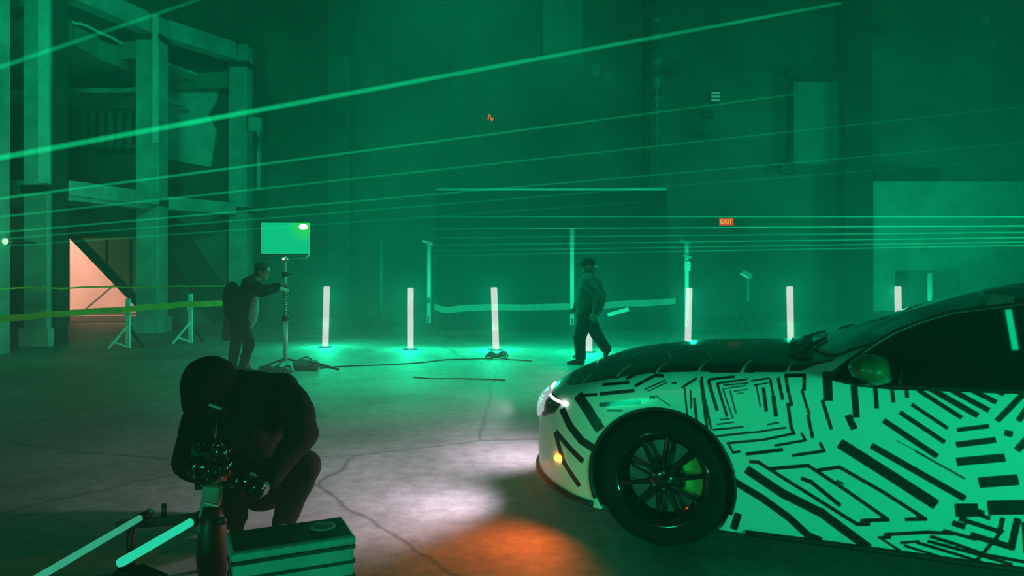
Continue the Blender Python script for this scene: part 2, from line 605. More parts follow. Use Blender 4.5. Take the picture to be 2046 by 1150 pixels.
# ------------------------------------------------------------------ concrete frame at the left
colm = [(86, 14.0, .46, 'bright-edged tall concrete column left of the lit opening'),
        (304, 16.8, .50, 'tall concrete column between the lit opening and the broad diagonal'),
        (481, 19.0, .46, 'farthest concrete column, right end of the frame')]
for (pxc, y, w, lab) in colm:
    x = W(pxc, 0, y).x
    t = thing('concrete_column', lab, 'column', (x, y, 0), 0)
    obj('shaft', box2(nb(), (-w / 2, -w / 2, 0), (w / 2, w / 2, 7.05)), 'concrete_column', t, bevel=.03)
    obj('footing', box2(nb(), (-w * .62, -w * .62, 0), (w * .62, w * .62, .35)), 'concrete_column', t, bevel=.02)
    for zz in (2.95, 6.6):
        obj('steel_collar', box2(nb(), (-w / 2 - .03, -w / 2 - .03, zz - .12), (w / 2 + .03, w / 2 + .03, zz + .02)), 'steel_dark', t)
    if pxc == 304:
        obj('lit_edge_strip', box2(nb(), (w / 2 - .10, -w / 2 - .05, 4.2), (w / 2 + .02, -w / 2 + .01, 7.0)), 'pale_paint', t)  # light on this column edge put into a pale strip
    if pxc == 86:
        # pale strip up the near corner, standing in for its lit edge
        obj('lit_edge_strip', box2(nb(), (w / 2 - .15, -w / 2 - .05, 3.0), (w / 2 + .03, -w / 2 + .01, 7.0)), 'pale_paint', t)
        obj('shaft', box2(nb(), (w / 2 + .03, -w / 2 + .1, 0), (w / 2 + .1, w / 2, 6.8)), 'concrete_dark', t)
bm = nb(); box2(bm, (-.22, -.22, 0), (.22, .22, 8))
o = obj('concrete_column', bm, 'concrete_column', bevel=.03); o.location = (W(-22, 0, 12.5).x, 12.5, 0)
tag(o, 'column cut off by the left edge of the picture', 'column')


def cpos(i, z):
    return V((W(colm[i][0], 0, colm[i][1]).x, colm[i][1], z))
for (i, j, z, h, lab) in ((0, 1, 6.85, .42, 'top beam between the near two columns of the frame'),
                          (1, 2, 6.85, .42, 'top beam between the farther two columns, its end at the far column'),
                          (0, 1, 2.92, .36, 'lower beam over the lit opening between the near two columns'),
                          (1, 2, 2.92, .30, 'lower beam over the broad diagonal between the farther two columns')):
    a, c = cpos(i, z), cpos(j, z)
    d = (c - a).normalized()
    tag(obj('concrete_beam', beam(nb(), a + d * .3, c - d * .3, .38, h), 'concrete_column', bevel=.02), lab, 'beam')
# cross beams running back from the columns to the wall
for (i, z, h, lab) in ((0, 6.5, .4, 'cross beam running back at the top of the nearest column'),
                       (1, 6.3, .4, 'cross beam running left at the top of the middle column'),
                       (2, 6.2, .4, 'cross beam running left at the top of the farthest column'),
                       (1, 2.6, .3, 'lower cross beam running left from the middle column')):
    a = cpos(i, z)
    c = V((a.x - 4.8, a.y + .9, z))
    d = (c - a).normalized()
    tag(obj('concrete_beam', beam(nb(), a + d * .28, c, .34, h), 'concrete_wall', bevel=.02), lab, 'beam')
# roof joists seen from below
for k in range(5):
    y = 17.6 + .42 * k
    a = V((-8.0 + .2 * k, y, 7.2)); c = V((-12.5, y + .7, 7.2))
    tag(obj('roof_joist', beam(nb(), a, c, .07, .14), 'steel'), 'thin joist under the roof behind the frame',
        'joist', 'parallel thin joists under the roof of the frame')
# broken slabs of the upper storey
z = 6.35
bm = nb()
rough_slab(bm, [W(112, 26, 14.5) * 1, V((-8.72, 17.05, z)), V((-12.5, 17.9, z)), V((-13.2, 14.9, z))], .42, .09)
tag(obj('broken_slab', bm, 'concrete_wall'), 'broken upper floor slab behind the nearest column with a ragged bright edge', 'floor slab')
bm = nb()
rough_slab(bm, [V((-8.25, 17.9, z)), V((-7.86, 20.0, z - .05)), V((-12, 20.6, z)), V((-12.4, 18.6, z))], .16, .07)
tag(obj('broken_slab', bm, 'concrete_wall'), 'broken upper floor slab between the middle and far columns', 'floor slab')
bm = nb()
rough_slab(bm, [V((-8.6, 17.2, 5.6)), V((-8.2, 18.9, 5.6)), V((-12, 19.3, 5.6)), V((-12.6, 17.6, 5.6))], .1, .06)
tag(obj('broken_slab', bm, 'concrete_column'), 'thin lower broken slab hanging under the upper one', 'floor slab')
# pale strips added along the broken edges to paint them bright
for (a, c, lab) in ((W(112, 27, 14.45), W(240, 84, 16.7), 'bright twisted strip added on the near slab edge'),
                    (W(240, 84, 16.7), W(262, 101, 16.95), 'short bent end of the bright strip on the near slab edge'),
                    (W(326, 121, 17.8), W(412, 157, 19.5), 'bright strip added on the far slab edge')):
    bm = nb()
    path(bm, [a.lerp(c, k / 8) + V((0, 0, random.uniform(-.03, .03))) for k in range(9)], .03)
    tag(obj('slab_edge_strip', bm, 'white_pipe'), lab, 'bar')
# second storey floor inside the frame, seen from the side
bm = nb()
rough_slab(bm, [cpos(0, 3.12) + V((.3, .3, 0)), cpos(1, 3.12) + V((.3, -.3, 0)), cpos(1, 3.12) + V((-4, .6, 0)), cpos(0, 3.12) + V((-4, .6, 0))], .28, .05)
tag(obj('floor_slab', bm, 'concrete_column'), 'first floor slab above the lit opening', 'floor slab')
# pale wall pieces behind
for (q, lab) in (([(156, 167), (215, 162), (280, 182), (280, 212)], 'pale slanted strip of wall seen behind the frame, left piece'),
                 ([(330, 170), (436, 165), (432, 200), (415, 228), (432, 260), (420, 334), (335, 318)],
                  'pale ragged plaster wall piece between the middle and far columns')):
    bm = nb()
    prism(bm, [W(a, b_, YL - .12) for a, b_ in q], (0, .1, 0))
    tag(obj('wall_piece', bm, 'pale_paint'), lab, 'wall panel')
bm = nb()
prism(bm, [W(a, b_, YL - .12) for a, b_ in ((328, 415), (452, 415), (452, 672), (328, 672))], (0, .1, 0))
tag(obj('wall_piece', bm, 'concrete_wall'), 'lighter concrete wall piece behind the broad diagonal', 'wall panel')
# railing of vertical bars
p0, p1 = W(122, 222, 19.0), W(285, 292, 19.0)
t = thing('bar_railing', 'row of dark upright bars on the upper storey behind the nearest column', 'railing', (p0.x, 19.0, p1.z))
w = p1.x - p0.x
for zz in (0, p0.z - p1.z):
    obj('rail', box(nb(), (w / 2, 0, zz), (w, .06, .06)), 'steel', t)
for k in range(9):
    obj('upright', box(nb(), (w * (k + .5) / 9, 0, (p0.z - p1.z) / 2), (.11, .05, p0.z - p1.z)), 'concrete_wall', t)
# downpipe on the far column
x = W(517, 0, 18.9).x
t = thing('downpipe', 'hooked pale downpipe hanging beside the farthest column', 'pipe', (x, 18.7, 3.4))
obj('pipe', path(nb(), [(.06, 0, 0), (.08, 0, .9), (.07, 0, 1.4), (.02, 0, 1.75), (-.12, 0, 1.85), (-.25, 0, 1.85)], .055), 'plaster', t, True)
obj('collector_box', box(nb(), (-.02, 0, 1.62), (.3, .2, .34)), 'plaster', t, bevel=.02)

# small green spot at the far left
p = W(15, 482, 11.5)
M['spot_green'] = glow_mat('green_spot_lens', (.45, 1.0, .5), 1.6)
t = thing('spot_lamp', 'small bright spot lamp near the left edge of the picture', 'lamp', (p.x, p.y, p.z))
obj('lens', ball(nb(), (0, -.05, 0), (.05, .03, .05), sub=2), 'spot_green', t, True)
obj('lamp_body', tube(nb(), (0, -.03, 0), (0, .12, 0), .065), 'steel_dark', t, True)
obj('clamp', beam(nb(), (0, .1, 0), (-.1, .85, 0), .03, .03), 'steel_dark', t)
l = bpy.data.lights.new('spot_bulb', 'POINT'); l.energy = 14; l.color = (.1, 1, .4); l.shadow_soft_size = .04
o = bpy.data.objects.new('spot_bulb', l); COL.objects.link(o); o.parent = t; o.location = (0, -.16, 0)


# ------------------------------------------------------------------ tapes
def ribbon(bm, pts, w, tw=0.0):
    prev = None
    for i, p in enumerate(pts):
        a = tw * math.sin(i * .9) + random.uniform(-.12, .12)
        u = V((0, math.sin(a), math.cos(a))) * w / 2
        cur = (bm.verts.new(V(p) + u), bm.verts.new(V(p) - u))
        if prev: bm.faces.new((prev[0], cur[0], cur[1], prev[1]))
        prev = cur
    bmesh.ops.solidify(bm, geom=bm.faces[:], thickness=.004)
    return bm


def sag(a, c, k, s):
    return [a.lerp(c, i / k) - V((0, 0, s * 4 * (i / k) * (1 - i / k))) + V((0, 0, random.uniform(-.012, .012))) for i in range(k + 1)]


tag(obj('barrier_tape', ribbon(nb(), sag(W(-60, 642, 11.4), W(445, 604, 13.2), 24, -.015), .10, .1), 'tape_yellow'),
    'wide yellow-green barrier tape stretched across the left side', 'tape')
tag(obj('safety_line', ribbon(nb(), sag(W(-60, 576, 11.6), W(450, 571, 13.0), 24, .005), .025, .2), 'tape_yellow'),
    'thin yellow-green cord stretched above the wide tape at the left', 'line')
pts = [(868, 612), (880, 617), (893, 619), (930, 615), (985, 613), (1040, 614), (1090, 613), (1130, 612), (1160, 613), (1200, 611),
       (1250, 606), (1300, 605), (1350, 601)]
tag(obj('barrier_tape', ribbon(nb(), [W(a, b_, 16.2) for a, b_ in pts], .14, .3), 'tape'),
    'pale sagging barrier tape in front of the black backdrop', 'tape')
p = W(1235, 623, 15.6)
tag(obj('tape_scrap', beam(nb(), W(1214, 629, 15.6), W(1256, 617, 15.6), .02, .08), 'tape'), 'short loose strip of pale tape below the sagging tape', 'tape')

# barricade legs
for (pxx, d, tp, lab) in ((256, 13.4, 596, 'nearer folding barricade holding the yellow tape, a slanted leg at its foot'),
                          (381, 14.3, 586, 'farther folding barricade holding the yellow tape, left of the standing person')):
    base = W(pxx, 0, d); h = W(0, tp, d).z
    t = thing('folding_barricade', lab, 'barricade', (base.x, d, 0))
    obj('post', beam(nb(), (0, 0, 0.02), (0, 0, h), .07, .05), 'white_pipe', t)
    obj('leg', beam(nb(), (0, 0, .42), (-.30, -.1, 0.02), .07, .04), 'white_pipe', t)
    obj('foot_bar', beam(nb(), (-.22, -.08, .14), (.02, 0, .04), .035, .03), 'white_pipe', t)
    obj('warning_band', box(nb(), (0, -.03, h * .72), (.1, .02, .1)), 'tape', t)
    obj('rear_leg', beam(nb(), (0, 0, .42), (.1, .35, 0.02), .06, .04), 'steel_dark', t)

# ------------------------------------------------------------------ black backdrop on a frame
Y = 17.2
a, c = W(874, 378, Y), W(1330, 377, Y)
t = thing('backdrop_frame', 'large black cloth backdrop on a pipe frame with a bright top rail', 'backdrop', ((a.x + c.x) / 2, Y, 0))
hw = (c.x - a.x) / 2
H = a.z
obj('top_rail', tube(nb(), (-hw - .02, 0, H), (hw + .02, 0, H), .028), 'white_pipe', t, True)
obj('frame_post', tube(nb(), (-hw - .12, 0.05, 0), (-hw, 0, H), .018), 'steel_dark', t, True)
obj('frame_post', tube(nb(), (hw + .3, 0.05, 0), (hw, 0, H), .018), 'steel_dark', t, True)
bm = nb()
N = 90
prev = None
for i in range(N + 1):
    x = -hw + 2 * hw * i / N
    f = .035 * math.sin(i * .9) + .02 * math.sin(i * 2.3)
    xb = x * (1 + .05 * (x / hw) ** 2) if x > 0 else x
    cur = [bm.verts.new((x, .02 + f * .15, H - .02)), bm.verts.new((x + (xb - x) * .5, .03 + f, H / 2)), bm.verts.new((xb, .03 + f * 1.5, .03))]
    if prev:
        for k in range(2): bm.faces.new((prev[k], cur[k], cur[k + 1], prev[k + 1]))
    prev = cur
bmesh.ops.solidify(bm, geom=bm.faces[:], thickness=.006)
obj('cloth', bm, 'black_backdrop', t, True)

# light stands between the backdrop and the tubes
for (pxx, top, d, lab, head) in ((857, 484, 16.4, 'pale stand pole at the left edge of the backdrop', .12),
                                 (1143, 455, 15.8, 'bright stand pole right behind the walking person', 0),
                                 (762, 470, 18.5, 'faint thin stand pole left of the backdrop', 0),
                                 (1317, 455, 18.3, 'faint thin stand pole near the right side of the backdrop', 0),
                                 (1372, 484, 15.5, 'pale stand pole with small boxes above the fourth full light tube', .1),
                                 (1858, 545, 15.0, 'pale stand pole behind the car roof', 0)):
    b0 = W(pxx, 0, d); h = W(0, top, d).z
    t = thing('light_stand', lab, 'stand', (b0.x, d, 0))
    obj('pole', tube(nb(), (0, 0, .25), (0, 0, h), .04 if pxx in (762, 1317) else .045), 'case_green' if pxx in (762, 1317) else 'white_pipe', t, True)
    for k in range(3):
        q = 2 * PI * k / 3 + .5
        obj('leg', tube(nb(), (0, 0, .42), (math.cos(q) * .42, math.sin(q) * .42, .012), .012), 'steel_dark', t, True)
    if head:
        obj('head_clamp', box(nb(), (-.03, 0, h), (.24, .08, .06), Matrix.Rotation(.3, 3, 'Y')), 'steel_bright', t)
    if pxx == 1372:
        obj('ballast_box', box(nb(), (0, -.06, W(0, 531, d).z), (.12, .08, .19)), 'white_pipe', t, bevel=.01)
        obj('ballast_box', box(nb(), (0, -.06, W(0, 512, d).z), (.17, .08, .05), Matrix.Rotation(.3, 3, 'Y')), 'plaster', t, bevel=.01)
    if pxx == 857:
        obj('clamp', box(nb(), (0, -.04, W(0, 600, d).z), (.07, .07, .12)), 'steel_dark', t)

# a bicycle-like heap of cables hung on a stand at the right
p = W(1490, 548, 17.0)
t = thing('tripod_camera', 'small camera with glinting edges on a dark tripod between two light tubes', 'camera', (p.x, p.y, 0))
obj('camera_body', box(nb(), (0, 0, p.z), (.26, .2, .16), Matrix.Rotation(.4, 3, 'Y')), 'steel', t, bevel=.02)
obj('handle', beam(nb(), (-.16, -.1, p.z + .03), (.02, -.1, p.z - .08), .03, .03), 'steel_bright', t)
obj('pole', tube(nb(), (.05, 0, .7), (.05, 0, p.z - .05), .03), 'steel', t)
for k in range(3):
    q = 2 * PI * k / 3
    obj('leg', tube(nb(), (.05, 0, .72), (.05 + math.cos(q) * .4, math.sin(q) * .4, .01), .018), 'steel_dark', t)
# dark cabinet behind the right pole
a, c = W(1812, 540, 19.2), W(1920, 700, 19.2)
t = thing('equipment_cabinet', 'dark boxy equipment cabinet in the haze behind the car roof', 'cabinet', ((a.x + c.x) / 2, 19.2, 0))
ww = c.x - a.x
obj('body', box2(nb(), (-ww / 2, 0, .05), (ww / 2, .6, a.z)), 'concrete_wall', t, bevel=.02)
obj('door', box2(nb(), (-ww / 2 + .05, -.02, .12), (-.02, 0, a.z - .08)), 'concrete_wall', t)
obj('door', box2(nb(), (.02, -.02, .12), (ww / 2 - .05, 0, a.z - .08)), 'concrete_wall', t)

# ------------------------------------------------------------------ light tubes
M['tube_glow'] = glow_mat('tube_diffuser', (.38, .30, .33), 1.0, through=True, sample=False)
tubes = [((653, 573), (650, 692), 'leftmost glowing light tube, right of the screen on a stand'),
         ((820, 576), (820, 697), 'glowing light tube standing second from the left'),
         ((987, 575), (991, 698), 'glowing light tube with a pile of cable at its foot'),
         ((1177, 577), (1177, 702), 'glowing light tube mostly hidden behind the walking person'),
         ((1377, 576), (1374, 697), 'glowing light tube rising behind the middle of the car hood'),
         ((1578, 573), (1580, 697), 'glowing light tube behind the rear of the car hood'),
         ((1794, 573), (1796, 697), 'rightmost glowing light tube, behind the windscreen pillar')]
for (tp, bt, lab) in tubes:
    d = FPX * CAMZ / (bt[1] + 1 - HZ)
    B, T = W(bt[0], bt[1], d), W(tp[0], tp[1], d)
    ax = (T - B)
    Ln = ax.length
    t = thing('light_tube', lab, 'light tube', (B.x, d, 0), 0, 'glowing tube lights in a row on the floor')
    R = frame_of(ax)
    r = .056
    bm = nb()
    lathe(bm, [(0, .0), (r, .0), (r, Ln - .02), (r * .9, Ln), (0, Ln)], axis='Z', seg=20)
    o = obj('diffuser', bm, 'tube_glow', t, True)
    o.rotation_euler = R.to_euler(); o.location = (0, 0, .02)
    o = obj('foot_plate', lathe(nb(), [(0, 0), (.13, 0), (.13, .012), (.07, .02), (0, .02)], axis='Z', seg=24), 'steel_dark', t)
    for f in (.35, .85):
        l = bpy.data.lights.new('tube_source', 'POINT')
        l.energy = 52; l.color = (.0, 1.0, .45); l.shadow_soft_size = .05
        lo = bpy.data.objects.new('tube_source', l); COL.objects.link(lo)
        lo.parent = t; lo.location = R @ V((0, 0, Ln * f)) + V((0, 0, .02))

# ------------------------------------------------------------------ laser beams in the haze
S = V((-10.3, 6.0, 1.19))
fan_left = [  # row at column 1300, brightness, thickness, last column reached, label, first column
    (76, 1.35, .038, 1680, 'thickest laser beam, rising steeply from the left edge to the top right'),
    (226, .75, .019, 1590, 'laser beam second from the top, ending at the pale plaster panel'),
    (293, .45, .016, 2060, 'laser beam third from the top on the left'),
    (350, .50, .014, 2060, 'laser beam passing just above the bright backdrop rail at its right end'),
    (375, .30, .013, 2060, 'faint laser beam crossing right at the backdrop rail'),
    (402, .30, .012, 1290, 'lowest faint laser beam of the rising fan, fading over the backdrop')]
def laser(A, B, r, s, fade, lab, grp):
    ax = B - A
    m = glow_mat('laser_beam_light', (.004, .9, .30), s, through=True, sample=False, fade=(0, ax.length, fade))
    bm = nb()
    tube(bm, (0, 0, 0), (0, 0, ax.length), r, seg=10, cap=False)
    tube(bm, (0, 0, 0), (0, 0, ax.length), r * .5, seg=8, cap=False)
    o = obj('laser_beam', bm, m, smooth=True)
    o.location = A
    o.rotation_euler = frame_of(ax).to_euler()
    tag(o, lab, 'laser beam', grp)
    return o
for (row, br, r, last, lab) in fan_left:
    yy = 14.0
    P = W(1300, row, yy)
    d = (P - S).normalized()
    # run from S until the column 'last' is reached
    lo, hi = 0, 60
    for _ in range(50):
        mid = (lo + hi) / 2
        q = S + d * mid
        if 1023 + FPX * q.x / q.y < last and q.y < 21.9: lo = mid
        else: hi = mid
    laser(S, S + d * lo, r, br * .12, .28, lab, 'rising fan of laser beams from the left')
# steep beam at the upper left
laser(W(-120, 175, 9.0), W(430, -12, 15.5), .034, .085, .3, 'broad laser beam crossing the top left corner', 'rising fan of laser beams from the left')
S2 = V((17.0, 5.93, 1.853))
for (row, br, lab) in ((433, .62, 'highest of the level laser beams at the right'),
                       (455, .8, 'level laser beam second from the top at the right, the brightest'),
                       (471, .45, 'level laser beam third from the top at the right'),
                       (484, .5, 'level laser beam fourth from the top at the right'),
                       (494.5, .42, 'level laser beam fifth from the top at the right'),
                       (503, .4, 'lowest of the level laser beams at the right')):
    P = W(1300, row, 14.5)
    d = (P - S2).normalized()
    k = 15.5
    laser(S2, S2 + d * 22, .0125, br * .40, .10, lab, 'level fan of laser beams from the right')

# ------------------------------------------------------------------ car
CAR0, YAW = V((0.76, 3.86, 0)), -math.radians(22)
car = thing('car', 'low car wrapped in black and white dazzle stripes, lights on, nose to the left', 'car', CAR0, YAW)


def mono(xs, ys, x):
    """monotone cubic interpolation"""
    xs, ys, x = np.array(xs, float), np.array(ys, float), np.asarray(x, float)
    h = np.diff(xs); dl = np.diff(ys) / h
    m = np.zeros_like(ys)
    m[1:-1] = np.where(dl[:-1] * dl[1:] > 0, 2 * dl[:-1] * dl[1:] / (dl[:-1] + dl[1:] + 1e-12), 0)
    m[0], m[-1] = dl[0], dl[-1]
    i = np.clip(np.searchsorted(xs, x) - 1, 0, len(xs) - 2)
    t = (x - xs[i]) / h[i]
    return ((2 * t ** 3 - 3 * t ** 2 + 1) * ys[i] + (t ** 3 - 2 * t ** 2 + t) * h[i] * m[i]
            + (-2 * t ** 3 + 3 * t ** 2) * ys[i + 1] + (t ** 3 - t ** 2) * h[i] * m[i + 1])


U0, U1, HW = -.86, 3.86, .93
def cprof(u):
    """half section at station u: list of (v, z) from the underside centre to the roof centre"""
    tf = np.clip((u - U0) / .62, 0, 1); tr = np.clip((U1 - u) / .55, 0, 1)
    f = (1 - (1 - tf) ** 2.7) ** (1 / 2.7) * (1 - (1 - tr) ** 2.6) ** (1 / 2.6)
    f = max(f, .0)
    w = HW * mono([-.86, 0, .9, 1.9, 2.8, 3.86], [1, 1, .985, .98, 1, .97], u)
    zb = mono([-.86, -.6, -.38, .4, 2.3, 3.2, 3.86], [.27, .215, .17, .135, .105, .18, .30], u)
    zt = mono([-.86, -.80, -.70, -.594, -.36, .08, .50, .68, .77, .93, 1.35, 1.6, 1.8, 2.1, 2.5, 2.9, 3.3, 3.6, 3.78, 3.86],
              [.66, .715, .785, .842, .915, .975, .998, 1.0, 1.005, 1.068, 1.245, 1.325, 1.37, 1.395, 1.375, 1.29, 1.14, 1.06, 1.0, .88], u)
    zs = mono([-.86, -.75, -.6, -.3, 0, .5, 1, 2, 2.8, 3.4, 3.86], [.60, .655, .715, .80, .85, .875, .895, .92, .95, .93, .78], u)
    zh = mono([-.86, -.75, -.6, -.3, 0, .5, .66, .8, 1.0, 1.35, 1.8, 2.6, 3.0, 3.4, 3.7, 3.86],
              [.64, .70, .765, .868, .925, .952, .96, .99, 1.035, 1.10, 1.13, 1.13, 1.08, 1.02, .98, .84], u)
    vh = mono([-.86, 0, .5, .66, .85, 1.05, 1.35, 1.8, 2.6, 3.0, 3.4, 3.86], [.80, .79, .78, .79, .815, .80, .76, .745, .745, .75, .76, .80], u)
    vr = mono([-.86, 0, .6, .72, .85, 1.05, 1.35, 1.8, 2.6, 3.0, 3.4, 3.86], [.48, .46, .46, .60, .715, .685, .64, .60, .59, .60, .60, .5], u)
    zr = zt - mono([-.86, .6, .72, .85, 1.35, 1.8, 2.6, 3.3, 3.86], [.008, .014, .012, .02, .045, .05, .05, .03, .01], u)
    zmid = mono([-.86, 0, 3.86], [.42, .46, .5], u)
    zm2 = mono([-.86, -.5, 0, 3.86], [.54, .62, .68, .70], u)
    P = [(0, zb), (w * .55, zb), (w * .93, zb), (w - .02, zb + .025), (w + .004, zmid), (w - .002, zm2), (w - .03, zs), (vh, zh), (vr, zr), (vr * .5, zt - (zt - zr) * .3), (0, zt)]
    return [(v * f, z) for v, z in P]


def catmull(P, n):
    P = [V((*p, 0)) for p in P]
    out = []
    m = len(P) - 1
    seg_w = [3, 3, 10, 44, 34, 36, 20, 14, 13, 13]        # samples spent on each stretch of the section, most on the flank
    seg_w = seg_w[:m]
    cum = np.concatenate([[0], np.cumsum(seg_w)]) / sum(seg_w)
    for i in range(n + 1):
        s = float(np.interp(i / n, cum, np.arange(m + 1)))
        k = min(int(s), m - 1); t = s - k
        p0 = P[k - 1] if k > 0 else P[0] * 2 - P[1]
        p1, p2 = P[k], P[k + 1]
        p3 = P[k + 2] if k + 2 <= m else V((-P[m - 1].x, P[m - 1].y, 0))
        ten = .42
        m1, m2 = (p2 - p0) * ten, (p3 - p1) * ten
        q = p1 * (2 * t ** 3 - 3 * t ** 2 + 1) + m1 * (t ** 3 - 2 * t ** 2 + t) + p2 * (-2 * t ** 3 + 3 * t ** 2) + m2 * (t ** 3 - t ** 2)
        out.append((q.x, q.y))
    return out


NU, NS = 400, 190
us = []
for i in range(NU + 1):
    t = i / NU
    # stations packed at nose and tail
    us.append(U0 + (U1 - U0) * (t - .11 * math.sin(2 * PI * t) / (1)) if False else U0 + (U1 - U0) * t)
us = sorted(set(list(np.linspace(U0, U0 + .12, 40) ** 1) + list(np.linspace(U0 + .12, 1.9, 520)) + list(np.linspace(1.9, U1 - .1, 150)) + list(np.linspace(U1 - .1, U1, 24))))
us[0] += 1e-4; us[-1] -= 1e-4
body = nb()
rows = []
for u in us:
    h = catmull(cprof(float(u)), NS)
    near = [body.verts.new((u, HW - v, z)) for v, z in h]                 # near side is y = 0
    far = [None] + [body.verts.new((u, HW + v, z)) for v, z in h[1:-1]] + [None]
    rows.append((near, far))
AXLES, AR, AZ = (0.0, 2.84), .366, .352
for (n0, f0), (n1_, f1) in zip(rows, rows[1:]):
    for k in range(NS):
        body.faces.new((n0[k], n1_[k], n1_[k + 1], n0[k + 1]))
        a = [n0[k] if f0[k] is None else f0[k], n1_[k] if f1[k] is None else f1[k],
             n1_[k + 1] if f1[k + 1] is None else f1[k + 1], n0[k + 1] if f0[k + 1] is None else f0[k + 1]]
        body.faces.new(a[::-1])
for end in (rows[0], rows[-1]):
    ring = end[0] + end[1][1:-1][::-1]
    try: body.faces.new(ring)
    except Exception: pass
bmesh.ops.recalc_face_normals(body, faces=body.faces[:])
BVH = BVHTree.FromBMesh(body)               # full shell before the arches are cut
# wheel arches: open the shell round each wheel and make the opening a clean circle
kill = []
for f in body.faces:
    c = f.calc_center_median()
    if abs(c.y - HW) > .60:
        for ax in AXLES:
            if (c.x - ax) ** 2 + (c.z - AZ) ** 2 < AR ** 2:
                kill.append(f); break
bmesh.ops.delete(body, geom=kill, context='FACES')
for v in body.verts:
    if v.is_boundary and abs(v.co.y - HW) > .55:
        for ax in AXLES:
            d = V((v.co.x - ax, 0, v.co.z - AZ))
            if abs(d.length - AR) < .06:
                d = d.normalized() * AR
                v.co.x, v.co.z = ax + d.x, AZ + d.z
loose = [v for v in body.verts if not v.link_faces]
bmesh.ops.delete(body, geom=loose, context='VERTS')

def side_hit(u, z):
    hit, nrm, _, _ = BVH.ray_cast(V((u + .0007, -1, z + .0007)), V((0, 1, .0001)))
    if hit is None: hit, nrm, _, _ = BVH.find_nearest(V((u, .05, z)))
    if nrm.y > 0: nrm = -nrm
    return hit, nrm


